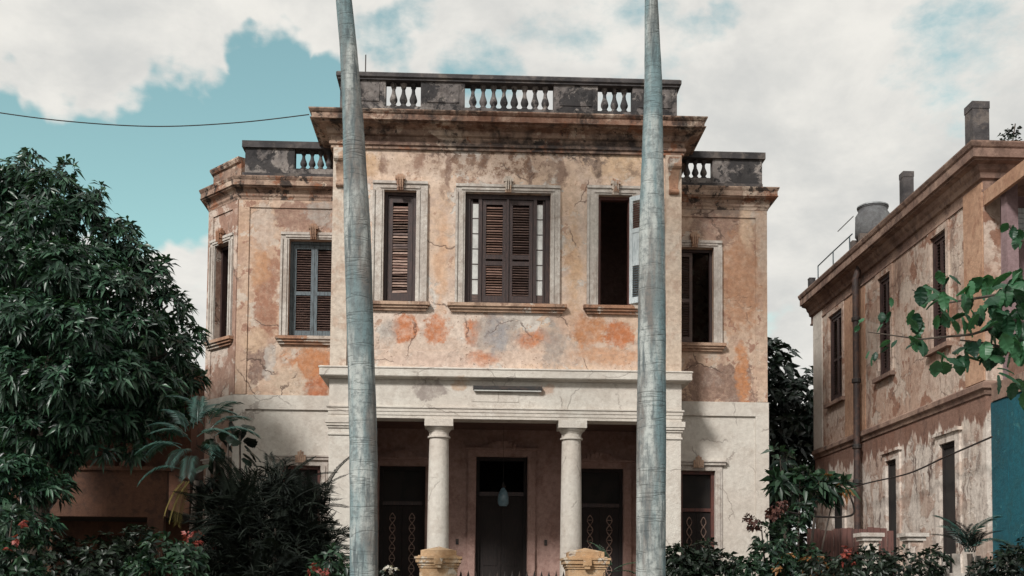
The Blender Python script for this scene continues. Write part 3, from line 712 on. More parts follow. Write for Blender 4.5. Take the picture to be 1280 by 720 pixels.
MB().wall(N0, N1, 5.70, 9.86, [(a, b, 6.92, 9.38) for a, b in nw], 0, .35, NX).build('upper_wall', M['nup'], nb)
MB().wall(N0, N1, 0, 5.699, [(a, b, .5, z) for a, b, z in nd], 0, .35, NX).build('lower_wall', M['nlow'], nb)
B(N0-.02, N0+.78, -.035, -.002, 5.80, 9.74, xf=NX).build('corner_pilaster', M['nor'], nb)
B(N1-.75, N1+.02, -.035, -.002, 5.80, 9.74, xf=NX).build('corner_pilaster', M['white'], nb)
B(27.0, 28.5, -.02, -.002, 5.80, 9.5, xf=NX).build('bare_strip', M['nor'], nb)
MB().sweep([(XN, N1), (XN, N0), (16, N0)], [(.002, 5.52), (.03, 5.52), (.05, 5.60), (.10, 5.64), (.10, 5.74), (.002, 5.80)]).build('string_course', M['ncor'], nb)
MB().sweep([(XN, N1+.3), (XN, N0), (16, N0)], [(-.1, 9.55), (.03, 9.55), (.03, 9.60), (.004, 9.61), (.004, 9.80), (.06, 9.82), (.08, 9.92), (.13, 9.97), (.16, 10.06), (.28, 10.09), (.28, 10.12), (.34, 10.13), (.34, 10.30), (.37, 10.33), (.40, 10.40), (.40, 10.43), (-.1, 10.46)]).build('cornice', M['ncor'], nb)
B(XN+.02, 16, N0+.02, N1, 10.2, 10.44).build('roof_slab', M['roof'], nb)
B(XN+.352, 16, N1-.35, N1, 0, 10.19).build('back_wall', M['nup'], nb)
B(XN+.352, 16, N0, N0+.35, 0, 9.86).build('front_wall', M['mauve'], nb)
B(13.2, 13.4, N0+.36, N1-.36, 0, 10.19).build('inner_wall', M['dark'], nb)
B(XN+.36, 13.19, N0+.36, N1-.36, 5.2, 5.4).build('floor_slab', M['dark'], nb)
for a, b in nw:
    w = MB().box(a, a+.08, .02, .14, 6.92, 9.38, NX).box(b-.08, b, .02, .14, 6.92, 9.38, NX).box(a+.08, b-.08, .02, .14, 9.28, 9.38, NX).box(a+.08, b-.08, .02, .14, 6.92, 7.0, NX).build('window', M['wood'], nb)
    MB().box(a-.14, a-.001, -.04, -.002, 6.92, 9.381, NX).box(b+.001, b+.14, -.04, -.002, 6.92, 9.381, NX).box(a-.14, b+.14, -.04, -.002, 9.382, 9.52, NX).build('surround', M['nup'], w)
    MB().box(a-.2, b+.2, -.12, -.002, 6.82, 6.918, NX).build('sill', M['ncor'], w)
    xm = (a+b)/2
    for q0, q1 in ((a+.082, xm-.003), (xm+.003, b-.082)):
        leaf_frame(w, q0, q1, 7.0, 9.28, .05, M['wood'], .06, (8.1,), NX); louvres(w, q0+.06, q1-.06, 7.1, 9.2, .055, M['slatdark'], .07, NX)
for a, b, z in nd:
    w = MB().box(a, a+.07, .02, .14, .5, z, NX).box(b-.07, b, .02, .14, .5, z, NX).box(a+.07, b-.07, .02, .14, z-.09, z, NX).build('door', M['doorwood'], nb)
    MB().box(a-.2, a-.001, -.05, -.002, .5, z+.001, NX).box(b+.001, b+.2, -.05, -.002, .5, z+.001, NX).box(a-.2, b+.2, -.05, -.002, z+.002, z+.18, NX).box(a-.26, b+.26, -.1, -.002, z+.181, z+.25, NX).build('surround', M['nlow'], w)
    B(a+.072, b-.072, .05, .09, .52, z-.092, xf=NX).build('door_leaf', M['dark'], w)
    B(a+.14, b-.14, .035, .049, 1.0, 2.0, xf=NX).build('door_panel', M['dark'], w)
# verandah on its front
vr = B(10.06, 16, 17.2, 20.54, 9.46, 9.545).build('verandah_roof', M['ncor'], nb)
B(9.99, 10.058, 17.15, 20.54, 9.26, 9.545).build('fascia', M['nor'], vr)
for y in (17.4, 20.0):
    B(10.12, 10.34, y-.11, y+.11, 5.72, 9.458).build('verandah_post', M['mauve'], nb)
B(10.06, 16, 17.2, 20.48, 5.36, 5.70).build('verandah_floor', M['ncor'], nb)
MB().box(10.1, 10.2, 17.52, 19.88, 5.702, 6.35).box(10.07, 10.24, 17.52, 19.87, 6.351, 6.42).build('verandah_parapet', M['nlow'], nb)
tw = B(10.10, 10.26, 17.3, 20.58, 0, 5.358).build('teal_wall', M['teal'], nb)
for i in range(5):
    B(10.085+.006*(i % 2), 10.098, 17.3+i*.655, 17.3+i*.655+.645, .05, 5.34).build('sheet', M['teal'], tw)
for i in range(5):
    B(10.42, 15.9, N0-.03, N0-.002, 8.72+i*.105, 8.815+i*.105).build('siding_board', M['palewood'], nb)
# chimney, small flues, tank, rail
for (x, y, w_, h, lab) in ((10.10, 21.0, .34, 1.05, 0), (9.98, 24.25, .24, .92, 1), (9.75, 30.55, .17, .28, 2)):
    q = MB().box(x-w_/2, x+w_/2, y-w_/2, y+w_/2, 10.45, 10.45+h*.86).build(['corner_pedestal', 'chimney', 'vent_pipe'][lab], M['rail'], nb)
    MB().box(x-w_*.53, x+w_*.53, y-w_*.53, y+w_*.53, 10.451+h*.86, 10.45+h).build('cap', M['rail'], q)
tk = at(1091, 270, 26.6); tx = tk.x; ty = 26.6
tank = empty('water_tank', (tx, ty, 10.44), 'grey round water tank on the roof of the tan house', 'tank')
MB().lathe((tx, ty, 10.62), [(.40, 0), (.44, .05), (.43, .55), (.36, .66), (.36, .72), (.38, .74), (.36, .77)], 28).build('body', M['tank'], tank, smooth=True)
MB().lathe((tx, ty, 11.392), [(.39, 0), (.39, .03), (.25, .09), (.05, .12)], 24).build('lid', M['steel'], tank, smooth=True)
MB().box(tx-.46, tx+.46, ty-.35, ty-.2, 10.441, 10.618).box(tx-.46, tx+.46, ty+.2, ty+.35, 10.441, 10.618).build('plinth', M['roof'], tank)
rl = empty('roof_railing', (9.8, 29, 10.44), 'thin bent metal rail at the far edge of the tan roof', 'railing')
for y in (30.3, 29.0, 27.7): MB().tube([(9.86, y, 10.45), (9.86, y, 11.02)], .018, 6).build('post', M['bluewood'], rl)
MB().tube([(9.86, 30.3, 11.02), (9.86, 29, 11.03), (9.86, 27.5, 11.02)], .018, 6).build('rail', M['bluewood'], rl)
MB().tube([(9.86, 28.6, 11.46), (9.86, 27.4, 11.46)], .014, 6).build('rail', M['steel'], rl)
dp = empty('downpipe', (9.86, 27.12, 0), 'dark rusty rainwater pipe running down the tan house wall', 'pipe')
MB().tube([(9.80, 27.12, 0.2), (9.80, 27.12, 6.3), (9.80, 27.12, 9.72), (9.90, 27.12, 10.02)], .085, 10).build('pipe', paint('rust_pipe', (52, 42, 40), (80, 58, 50), .7, 6), dp, smooth=True)
for z in (2.2, 4.4, 5.3, 7.0, 8.6): MB().lathe((9.80, 27.12, z), [(.10, 0), (.115, .02), (.115, .1), (.10, .12)], 12).build('collar', M['iron'], dp)

# ------------------------------------------------------------------ house on the left, deep in the shade of the tree
M['lbr'] = plaster('shade_darkened_orange_plaster', (106, 72, 54), (90, 62, 48), (74, 52, 42), streak=0.6, streak_col=(70, 48, 40))  # orange base colour darkened to carry the shade under the tree
lh = empty('shaded_house', (-11, 28, 0), 'shade-darkened orange house with a balcony half hidden behind the big leafy tree', 'house')
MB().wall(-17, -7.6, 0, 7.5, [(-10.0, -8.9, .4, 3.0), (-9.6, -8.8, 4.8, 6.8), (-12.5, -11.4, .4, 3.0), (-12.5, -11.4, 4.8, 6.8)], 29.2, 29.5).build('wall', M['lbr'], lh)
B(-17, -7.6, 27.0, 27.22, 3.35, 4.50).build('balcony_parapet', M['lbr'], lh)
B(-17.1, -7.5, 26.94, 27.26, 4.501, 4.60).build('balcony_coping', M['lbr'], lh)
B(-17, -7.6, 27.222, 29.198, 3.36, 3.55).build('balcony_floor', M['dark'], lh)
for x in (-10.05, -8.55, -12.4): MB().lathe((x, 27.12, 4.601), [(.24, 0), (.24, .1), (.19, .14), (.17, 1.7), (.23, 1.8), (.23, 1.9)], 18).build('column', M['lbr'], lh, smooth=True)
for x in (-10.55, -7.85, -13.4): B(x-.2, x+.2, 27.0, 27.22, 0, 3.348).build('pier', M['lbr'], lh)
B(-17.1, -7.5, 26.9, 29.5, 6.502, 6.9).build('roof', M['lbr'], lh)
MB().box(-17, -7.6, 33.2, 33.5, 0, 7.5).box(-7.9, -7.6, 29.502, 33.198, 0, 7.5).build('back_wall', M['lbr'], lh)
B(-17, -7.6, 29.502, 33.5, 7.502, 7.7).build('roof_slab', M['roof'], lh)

# ------------------------------------------------------------------ fence, gate piers, gate
for i, (x, lab) in enumerate(((-.60, 'ochre gate pier with moulded cap below the column by the shuttered window'), (2.04, 'ochre gate pier with pale pointed cap beside the leafy sprig'))):
    g = empty('gate_pier', (x, 19.5, 0), lab, 'gate pier', 'gate piers'); y = 19.5
    MB().box(x-.33, x+.33, y-.33, y+.33, 0, 2.0).build('shaft', M['pier'], g)
    c = MB()
    for e, za, zb in ((.35, 2.001, 2.04), (.37, 2.041, 2.09), (.40, 2.091, 2.16), (.42, 2.161, 2.20), (.36, 2.201, 2.22)): c.box(x-e, x+e, y-e, y+e, za, zb)
    c.build('moulded_cap', M['pier'], g)
    t = MB().box(x-.315, x+.315, y-.315, y+.315, 2.221, 2.31); b0 = len(t.v); e = .315
    t.v += [(x-e, y-e, 2.311), (x+e, y-e, 2.311), (x+e, y+e, 2.311), (x-e, y+e, 2.311), (x, y, 2.39)]
    t.f += [(b0, b0+1, b0+4), (b0+1, b0+2, b0+4), (b0+2, b0+3, b0+4), (b0+3, b0, b0+4), (b0+3, b0+2, b0+1, b0)]
    t.build('cap_stone', M['pier'], g)
    MB().box(x-.075, x+.075, y-.46, y-.421, 2.06, 2.17).box(x-.05, x+.05, y-.44, y-.3705, 2.0, 2.059).build('boss', M['pier'], g)
gt = empty('iron_gate', (.72, 19.5, 0), 'black iron gate with pointed pickets between the ochre piers', 'gate')
MB().box(-.24, 1.69, 19.48, 19.52, .15, .21).box(-.24, 1.69, 19.48, 19.52, 1.62, 1.67).build('rail', M['iron'], gt)
pk = MB().box(-.011, .011, -.011, .011, .1, 1.84); b0 = len(pk.v); e = .026
pk.v += [(-e, 0, 1.85), (0, -e, 1.85), (e, 0, 1.85), (0, e, 1.85), (0, 0, 1.97), (0, 0, 1.80)]
pk.f += [(b0, b0+1, b0+4), (b0+1, b0+2, b0+4), (b0+2, b0+3, b0+4), (b0+3, b0, b0+4), (b0+1, b0, b0+5), (b0+2, b0+1, b0+5), (b0+3, b0+2, b0+5), (b0, b0+3, b0+5)]
pkm = pk.mesh('picket', M['iron'])
for i in range(15): put('picket', pkm, gt, (-.20+i*1.85/14, 19.455, 0))
for x0, x1, nm in ((-12, -.95, 'low ochre garden wall left of the gate'), (2.39, 7.6, 'low ochre garden wall right of the gate')):
    f = empty('garden_wall', ((x0+x1)/2, 19.5, 0), nm, 'wall')
    B(x0, x1, 19.35, 19.65, 0, .9).build('wall_body', M['pier'], f); B(x0, x1, 19.30, 19.70, .901, .97).build('coping', M['pier'], f)
# board fence between the houses and the neighbour's little piers
bf = empty('board_fence', (8.3, 23.6, 0), 'reddish brown board fence between the two houses', 'fence')
M['board'] = paint('red_brown_boards', (104, 72, 66), (76, 54, 50), .8, 3, (5, 5, .5))
bx = 7.4; k = 0
while bx < 9.3:
    w_ = .15; h = 3.05+random.uniform(-.06, .04)
    B(bx, bx+w_-.012, 23.6+random.uniform(-.01, .01), 23.63, 0.02, h).build('board', M['board'], bf); bx += w_
B(7.4, 9.3, 23.64, 23.70, 2.55, 2.65).build('fence_rail', M['board'], bf); B(7.4, 9.3, 23.64, 23.70, .6, .7).build('fence_rail', M['board'], bf)
for (px, lab) in ((1086, 'pale capped low pier before the tan house, nearer the drainpipe'), (1141, 'pale capped low pier between the dark doorways of the tan house')):
    p = at(px, 668, 19.0); q = empty('boundary_pier', (p.x, 19.0, 0), lab, 'pier', 'piers of the tan house fence')
    B(p.x-.13, p.x+.13, 18.87, 19.13, 0, p.z-.12).build('shaft', M['nlow'], q)
    MB().box(p.x-.17, p.x+.17, 18.83, 19.17, p.z-.119, p.z-.05).box(p.x-.21, p.x+.21, 18.79, 19.21, p.z-.049, p.z+.02).build('cap', M['trim'], q)
wf = empty('picket_fence', (8.8, 18.8, 0), 'pale weathered picket fence before the teal porch', 'fence')
wpm = B(-.035, .035, -.012, .012, .05, 2.30).mesh('picket', M['trim'])
for i in range(16):
    p = at(1160+i*7.5, 690, 18.6); put('picket', wpm, wf, (p.x, 18.6, random.uniform(-.05, .03)), 0, None, (0, R(random.uniform(-4, 4)), 0))
a, b = at(1156, 690, 18.6).x, at(1276, 690, 18.6).x
MB().box(a, b, 18.615, 18.65, 1.9, 1.98).box(a, b, 18.615, 18.65, .5, .58).build('fence_rail', M['trim'], wf)

# ------------------------------------------------------------------ cables
def cable(name, pts, r, label):
    P = [Vector(p) for p in pts]; out = []
    for i in range(len(P)-1):
        for k in range(8):
            t = k/8; p0, p1, p2, p3 = P[max(i-1, 0)], P[i], P[i+1], P[min(i+2, len(P)-1)]
            out.append(.5*((2*p1)+(-p0+p2)*t+(2*p0-5*p1+4*p2-p3)*t*t+(-p0+3*p1-3*p2+p3)*t**3))
    out.append(P[-1])
    o = MB().tube(out, r, 6).build(name, M['iron'], None, out[0], smooth=True); return tag(o, label, 'cable')
cable('overhead_cable', [at(-120, 120, 23.5), at(0, 141, 23.6), at(100, 153, 23.8), at(200, 158, 24.0), at(300, 153, 24.0), (-3.79, 24.05, 12.32)], .012, 'thin black cable sagging across the sky to the cornice')
cable('wall_cable', [at(985, 640, 21), at(1025, 646, 21.5), at(1066, 643, 22), at(1062, 618, 22.5)], .022, 'dark sagging wire low before the far end of the tan house')
cable('wall_cable', [atx(1022, 622, 9.7), atx(1080, 605, 9.66), atx(1135, 592, 9.66), atx(1180, 572, 9.66), atx(1240, 546, 9.68)], .018, 'dark wire strung along the peeling wall above the doorways')

# ------------------------------------------------------------------ plants
M['mango'] = leafmat('dark_glossy_leaf', (14, 31, 29), (68, 102, 78), .36, .2)
M['back'] = leafmat('deep_green_leaf', (12, 22, 20), (34, 50, 38), .45, .15)
M['shrub'] = leafmat('shrub_leaf', (16, 36, 30), (54, 82, 58), .42, .22)
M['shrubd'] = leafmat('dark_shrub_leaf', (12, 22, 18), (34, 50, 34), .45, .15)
M['frond'] = leafmat('blue_green_frond', (26, 50, 46), (62, 94, 86), .4, .2)
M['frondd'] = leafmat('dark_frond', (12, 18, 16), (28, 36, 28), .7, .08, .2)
M['yfrond'] = leafmat('yellowing_frond', (96, 88, 46), (126, 112, 62), .5, .2)
M['bread'] = leafmat('broad_green_leaf', (22, 54, 40), (62, 108, 74), .42, .3)
M['red'] = leafmat('red_bract', (120, 48, 44), (150, 74, 62), .5, .25)
M['redbr'] = leafmat('brown_seed_head', (70, 42, 38), (104, 66, 54), .7, .1)
M['orangel'] = leafmat('orange_croton_leaf', (104, 68, 40), (140, 100, 58), .5, .2)
M['whitef'] = leafmat('white_petal', (200, 196, 190), (220, 214, 206), .5, .2)
M['bark'] = paint('grey_bark', (84, 74, 66), (58, 52, 48), .9, 5, (2, 2, .5), bumpy=.6)

def leaves(name, mat, parent, Pb, D, U, Ln, Wd, fold=.25, droop=.25, kind=None):
    n = len(Pb); D = D/np.linalg.norm(D, axis=1, keepdims=True)
    Sd = np.cross(D, U); Sd /= np.linalg.norm(Sd, axis=1, keepdims=True)+1e-9; Un = np.cross(Sd, D)
    Ln = Ln[:, None]; Wd = Wd[:, None]
    v = np.empty((n, 5, 3))
    v[:, 0] = Pb; md = Pb+D*Ln*.48
    v[:, 1] = md-Sd*Wd*.5; v[:, 2] = md+Sd*Wd*.5; v[:, 3] = md-Un*Wd*fold
    v[:, 4] = Pb+D*Ln; v[:, 4, 2] -= (Ln*droop)[:, 0]
    i = np.arange(n)[:, None]*5
    f = np.concatenate([i+[0, 3, 1], i+[0, 2, 3], i+[1, 3, 4], i+[3, 2, 4]], 1).reshape(-1, 3)
    o0 = np.array(ORIG[parent.name]) if parent is not None else np.zeros(3)
    me = bpy.data.meshes.new(name); vv = (v.reshape(-1, 3)-o0)
    me.vertices.add(len(vv)); me.vertices.foreach_set('co', vv.ravel())
    me.loops.add(f.size); me.loops.foreach_set('vertex_index', f.ravel().astype(np.int32))
    me.polygons.add(len(f)); me.polygons.foreach_set('loop_start', np.arange(0, f.size, 3, dtype=np.int32)); me.polygons.foreach_set('loop_total', np.full(len(f), 3, dtype=np.int32))
    me.update(calc_edges=True); me.validate()
    a = me.attributes.new('tint', 'FLOAT', 'POINT'); a.data.foreach_set('value', np.repeat(rng.random(n)*.9, 5))
    me.materials.append(mat)
    o = bpy.data.objects.new(name, me); C.objects.link(o)
    if parent is not None: o.parent = parent
    if kind: o['kind'] = kind
    return reg(o, o0)
def crown_points(lobes, n, shell=.55):
    """points spread through lobes (x, y, z, rx, ry, rz), most near the outside; returns points and outward directions"""
    lob = np.array(lobes); wgt = (lob[:, 3]*lob[:, 5])/(lob[:, 3]*lob[:, 5]).sum()
    out, dirs = [], []
    while len(out) < n:
        l = lob[rng.choice(len(lob), p=wgt)]
        d = rng.normal(size=3); d /= np.linalg.norm(d); r_ = shell+(1.08-shell)*rng.random()**.7
        p = l[:3]+d*l[3:]*r_
        q = ((p-lob[:, :3])/lob[:, 3:]); dd = (q*q).sum(1)
        if (dd < shell*shell*.8).any(): continue
        out.append(p); dirs.append(d)
    return np.array(out), np.array(dirs)
def foliage(name, mat, parent, lobes, n, per, ll, lw, shell=.55, upb=.4, spread=1.0, droop=.25):
    P_, D_ = crown_points(lobes, n, shell)
    ax = D_+np.array([0, 0, upb]); ax /= np.linalg.norm(ax, axis=1, keepdims=True)
    k = len(P_); Pb = np.repeat(P_, per, 0)+rng.normal(size=(k*per, 3))*ll*.12; A = np.repeat(ax, per, 0)
    rnd = rng.normal(size=A.shape); rnd -= A*(rnd*A).sum(1, keepdims=True); rnd /= np.linalg.norm(rnd, axis=1, keepdims=True)
    D = A*(.25+.5*rng.random((k*per, 1)))+rnd*spread*(.6+.5*rng.random((k*per, 1))); D[:, 2] -= .15
    U = A+rng.normal(size=A.shape)*.25
    Ln = ll*(.65+.7*rng.random(k*per)); return leaves(name, mat, parent, Pb, D, U, Ln, Ln*lw*(.8+.4*rng.random(k*per)), droop=droop)
def trunk_mesh(parent, base, top, r0, r1, limbs, mat=None, name='trunk'):
    t = MB(); base, top = Vector(base), Vector(top)
    pts = [base.lerp(top, i/6)+Vector((random.uniform(-.06, .06), random.uniform(-.06, .06), 0)) for i in range(7)]
    t.tube(pts, [r0*(1.25 if i == 0 else 1)+(r1-r0)*i/6 for i in range(7)], 10)
    for e, rr in limbs:
        s0 = base.lerp(top, random.uniform(.6, .98)); e = Vector(e); mid = s0.lerp(e, .5)+Vector((0, 0, .15*(e-s0).length))
        t.tube([s0, s0.lerp(mid, .5)+Vector((0, 0, .05)), mid, mid.lerp(e, .6), e], [rr, rr*.85, rr*.65, rr*.45, rr*.22], 8)
    return t.build(name, mat or M['bark'], parent, smooth=True)

def lobes_px(rows):
    out = []
    for (px, py, rp, Y) in rows:
        p = at(px, py, Y); r_ = rp*Y/1350; out.append((p.x, p.y, p.z, r_, r_*.9, r_*.9))
    return out
# the big tree on the left
mango = empty('leafy_tree', (-9.3, 22.6, 0), 'big dense dark green tree before the shaded orange house', 'tree')
ml = []
for (px, py, rp, Y) in [(30, 228, 34, 22), (68, 236, 28, 21.6), (0, 240, 36, 22), (100, 262, 28, 21.5), (52, 280, 40, 21.2), (10, 320, 46, 20.8), (78, 335, 44, 20.6), (140, 292, 24, 21.8), (122, 322, 28, 21.4), (166, 318, 24, 22),
                        (140, 362, 38, 20.8), (186, 350, 26, 22.2), (30, 398, 50, 20.3), (95, 410, 46, 20.2), (210, 382, 24, 22.4), (170, 410, 38, 21), (232, 418, 22, 22.8), (215, 440, 30, 22), (20, 470, 46, 20.4), (80, 478, 40, 20.2), (140, 465, 42, 20.6),
                        (190, 480, 36, 21.4), (232, 470, 22, 22.9), (40, 535, 40, 20.8), (100, 525, 34, 20.8), (150, 520, 34, 21.4), (205, 520, 26, 22.2), (-60, 290, 85, 22), (-80, 430, 95, 22), (-60, 540, 70, 22),
                        (30, 360, 60, 23.8), (90, 420, 66, 24.2), (170, 450, 48, 24.2), (60, 480, 75, 24.4), (8, 590, 30, 20.8), (228, 510, 22, 23), (150, 490, 60, 24.6), (25, 600, 38, 20.2), (62, 610, 24, 20.4), (0, 650, 36, 20.0), (48, 660, 22, 20.2), (130, 560, 14, 21), (165, 562, 12, 21.5), (85, 565, 22, 21.2), (185, 545, 18, 22), (122, 238, 9, 21.5), (205, 330, 9, 22.2), (85, 208, 10, 21.8), (160, 284, 9, 22), (228, 386, 9, 22.6), (40, 196, 10, 22)]:
    p = at(px, py, Y); r_ = rp*Y/1350; ml.append((p.x, p.y, p.z, r_, r_*.95, r_*(.72 if Y < 23.4 else .8)))
foliage('crown', M['mango'], mango, ml, 7600, 9, .215, .27, .5, .45, 1.05, .3)
trunk_mesh(mango, (-9.3, 22.6, 0), (-9.0, 22.7, 4.6), .38, .26, [((l[0], l[1], l[2]), .09) for l in ml[:27]])
# dark tree behind, between the houses
bt = empty('background_tree', (9.4, 35, 0), 'dark tree rising behind the gap between the two houses', 'tree')
bl = [(8.6, 34.5, 8.2, 1.4, 1.4, 1.3), (10.2, 34.8, 7.6, 1.5, 1.4, 1.4), (9.3, 35, 6.2, 1.9, 1.6, 1.6), (9.0, 34.4, 4.6, 1.7, 1.5, 1.5), (10.8, 35, 5.6, 1.5, 1.5, 1.6), (9.5, 34.2, 3.0, 1.7, 1.4, 1.3), (8.55, 34.8, 9.6, .7, .7, .8), (11.4, 35.5, 8.0, 1.2, 1.3, 1.3), (9.6, 34.5, 9.0, .9, .9, .8)]
foliage('crown', M['back'], bt, bl, 1500, 8, .32, .4, .4, .4)
trunk_mesh(bt, (9.4, 35, 0), (9.4, 35, 5.5), .28, .16, [((l[0], l[1], l[2]), .08) for l in bl])

# royal palms
M['palm'] = None
mt, t, b = newmat('royal_palm_trunk')
g_ = N(t, 'ShaderNodeNewGeometry'); Pp = g_.outputs['Position']
sv = vmath(t, 'MULTIPLY', Pp, (2.2, 2.2, .45)).outputs[0]; n1 = noise(t, sv, 1.6, 5, .6); n2 = noise(t, Pp, 9, 5, .7)
sv2 = vmath(t, 'MULTIPLY', Pp, (.6, .6, 9)).outputs[0]; n3 = noise(t, sv2, 1.6, 3, .6)
n0 = noise(t, vmath(t, 'MULTIPLY', Pp, (1.6, 1.6, .22)).outputs[0], 1.5, 4, .55)
cc = mixc(t, maprange(t, n0.outputs[0], .42, .60), col(112, 108, 104), col(110, 132, 136))
cc = mixc(t, maprange(t, n1.outputs[0], .42, .64), cc, col(172, 177, 174))
dk_ = noise(t, vmath(t, 'MULTIPLY', Pp, (4.0, 4.0, .5)).outputs[0], 1.7, 6, .68)
cc = mixc(t, maprange(t, dk_.outputs[0], .52, .66, 0, .8), cc, col(62, 74, 78))
cc = mixc(t, maprange(t, n2.outputs[0], .44, .66, 0, .6), cc, col(86, 94, 96))
spk_ = noise(t, Pp, 38, 4, .75); cc = mixc(t, maprange(t, spk_.outputs[0], .54, .66, 0, .5), cc, col(78, 86, 88))
rz_ = noise(t, vmath(t, 'MULTIPLY', Pp, (.35, .35, 5.5)).outputs[0], 1.3, 2, .5)
ring = maprange(t, fmath(t, 'ABSOLUTE', fmath(t, 'SUBTRACT', rz_.outputs[0], .5)), .02, .0)
cc = mixc(t, fmath(t, 'MULTIPLY', ring, .28), cc, col(78, 84, 84))
L(t, cc, b.inputs['Base Color']); b.inputs['Roughness'].default_value = .88
hh = fmath(t, 'ADD', fmath(t, 'MULTIPLY', spk_.outputs[0], .8), fmath(t, 'SUBTRACT', n2.outputs[0], fmath(t, 'MULTIPLY', ring, .8)))
bump(t, b, hh, .55, .02); M['palm'] = mt
def frond_mesh(name, mat, Lf, nl, ll, lw, arch, vee=.5, hang=.35, rach=.012, r_seed=0):
    rr = random.Random(r_seed); me = MB(); pts = []
    for i in range(13):
        t_ = i/12; pts.append(Vector((Lf*(t_-.12*t_*t_*arch), 0, Lf*arch*(.55*t_-.85*t_*t_))))
    me.tube(pts, [rach*(1-.8*i/12)+.002 for i in range(13)], 5)
    def pos(t_): return Vector((Lf*(t_-.12*t_*t_*arch), 0, Lf*arch*(.55*t_-.85*t_*t_)))
    for i in range(nl):
        t_ = .12+.88*i/(nl-1)
        for sgn in (-1, 1):
            l_ = ll*(1-.75*abs(t_-.42)**1.5)*rr.uniform(.8, 1.1); p = pos(t_); tan = (pos(min(t_+.02, 1.0))-pos(t_-.02)).normalized()
            d = (tan*(.55+.5*t_)+Vector((0, sgn*.9, vee*.6))).normalized(); tip = p+d*l_+Vector((0, 0, -hang*l_)); mid = p+d*l_*.5+Vector((0, 0, -hang*l_*.12))
            s_ = tan*lw*.5
            k = len(me.v); me.v += [tuple(p), tuple(mid-s_), tuple(mid+s_), tuple(tip)]; me.f += [(k, k+1, k+2), (k+1, k+3, k+2)]
    m_ = bpy.data.meshes.new(name); m_.from_pydata(me.v, [], me.f)
    a = m_.attributes.new('tint', 'FLOAT', 'POINT'); a.data.foreach_set('value', [rr.random()*.6 for _ in me.v])
    m_.materials.append(mat); return m_
royal = frond_mesh('frond', M['frond'], 3.2, 40, .75, .05, .75, .3, .5, .035, 3)
def palm(prof, Y, label):
    z0, x0, r0 = prof[0]
    p = empty('royal_palm', (x0, Y, 0), label, 'palm tree', 'royal palms before the mansion')
    zs = [q[0] for q in prof]; t = MB(); pts, rad = [], []
    for i in range(90):
        z = zs[-1]*i/89; x = np.interp(z, zs, [q[1] for q in prof]); r_ = np.interp(z, zs, [q[2] for q in prof])
        if z < .6: r_ += (.6-z)**2*.35
        pts.append((x, Y, z)); rad.append(r_*(1+random.uniform(-.012, .012)+.012*math.sin(z*1.9)))
    t.tube(pts, rad, 28).build('trunk', M['palm'], p, smooth=True)
    zt, xt, rt_ = prof[-1]
    MB().lathe((xt, Y, zt), [(rt_, 0), (rt_*1.45, .12), (rt_*1.5, .5), (rt_*1.1, 1.1), (.05, 1.7)], 20).build('crownshaft', M['shrub'], p, smooth=True)
    for i in range(15):
        put('frond', royal, p, (xt, Y, zt+1.3+.02*i), 0, None, (0, -R(random.uniform(-5, 62)), i*2.4))
palm([(0, -1.68, .235), (1.8, -1.69, .225), (3.95, -1.735, .217), (7.15, -1.875, .212), (9.1, -1.98, .168), (10.3, -2.075, .135), (11.07, -2.16, .128), (14.5, -2.45, .12)], 17.0, 'tall bare palm trunk in front of the porch, leaning towards the overhead cable')
palm([(0, 2.82, .25), (1.85, 2.825, .237), (4, 2.83, .232), (5.95, 2.835, .225), (7.9, 2.835, .195), (9.9, 2.85, .142), (11.2, 2.815, .105), (14.9, 2.80, .10)], 17.0, 'tall bare palm trunk standing before the open window, thinning upwards')

# fan of blue-green fronds and the dark clump beside it
arecaA = frond_mesh('frond', M['frond'], 1.25, 22, .42, .05, .8, .3, .45, .012, 11)
arecaB = frond_mesh('frond', M['frondd'], 1.15, 30, .26, .034, .55, .7, .2, .012, 12)
arecaC = frond_mesh('frond', M['frondd'], .9, 26, .22, .032, .4, .8, .15, .012, 13)
yf = frond_mesh('frond', M['yfrond'], 1.0, 22, .26, .03, .25, .5, .25, .012, 14)
ap = empty('garden_palm', (-5.2, 20.3, 0), 'small palm with blue-green arching fronds beside the dark clump', 'palm')
trunk_mesh(ap, (-5.2, 20.3, 0), (-5.15, 20.3, 3.6), .09, .06, [])
for (px, py, el, az) in [(228, 545, 35, 160), (232, 540, 55, 140), (240, 535, 62, 60), (262, 540, 40, 20), (250, 548, 15, -10), (225, 560, 10, 190), (240, 565, -10, 250), (255, 560, 0, 300), (235, 550, 25, 215), (262, 530, 45, -30), (246, 530, 70, 100), (225, 555, 0, 165), (270, 545, 20, 10), (244, 572, -20, 275), (222, 585, -5, 200), (250, 520, 50, 170), (240, 525, 30, 5)]:
    p = at(px, py, 20.2); put('frond', arecaA, ap, (p.x, 20.2+random.uniform(-.3, .3), p.z), 0, None, (0, -R(el), R(az)), (.62, .62, .62))
p = at(232, 612, 19.9)
for k in range(3): put('frond', yf, ap, (p.x+.06-.05*k, 19.9, p.z+.15), 0, None, (R(20*k), R([62, 74, 50][k]), R([200, 160, 240][k])), (.8, .8, .8))['label'] = 'yellowing drooping frond'
dk = empty('dark_palm_clump', (-3.75, 20.2, 0), 'dense dark spiky palm clump before the left end of the porch', 'palm')
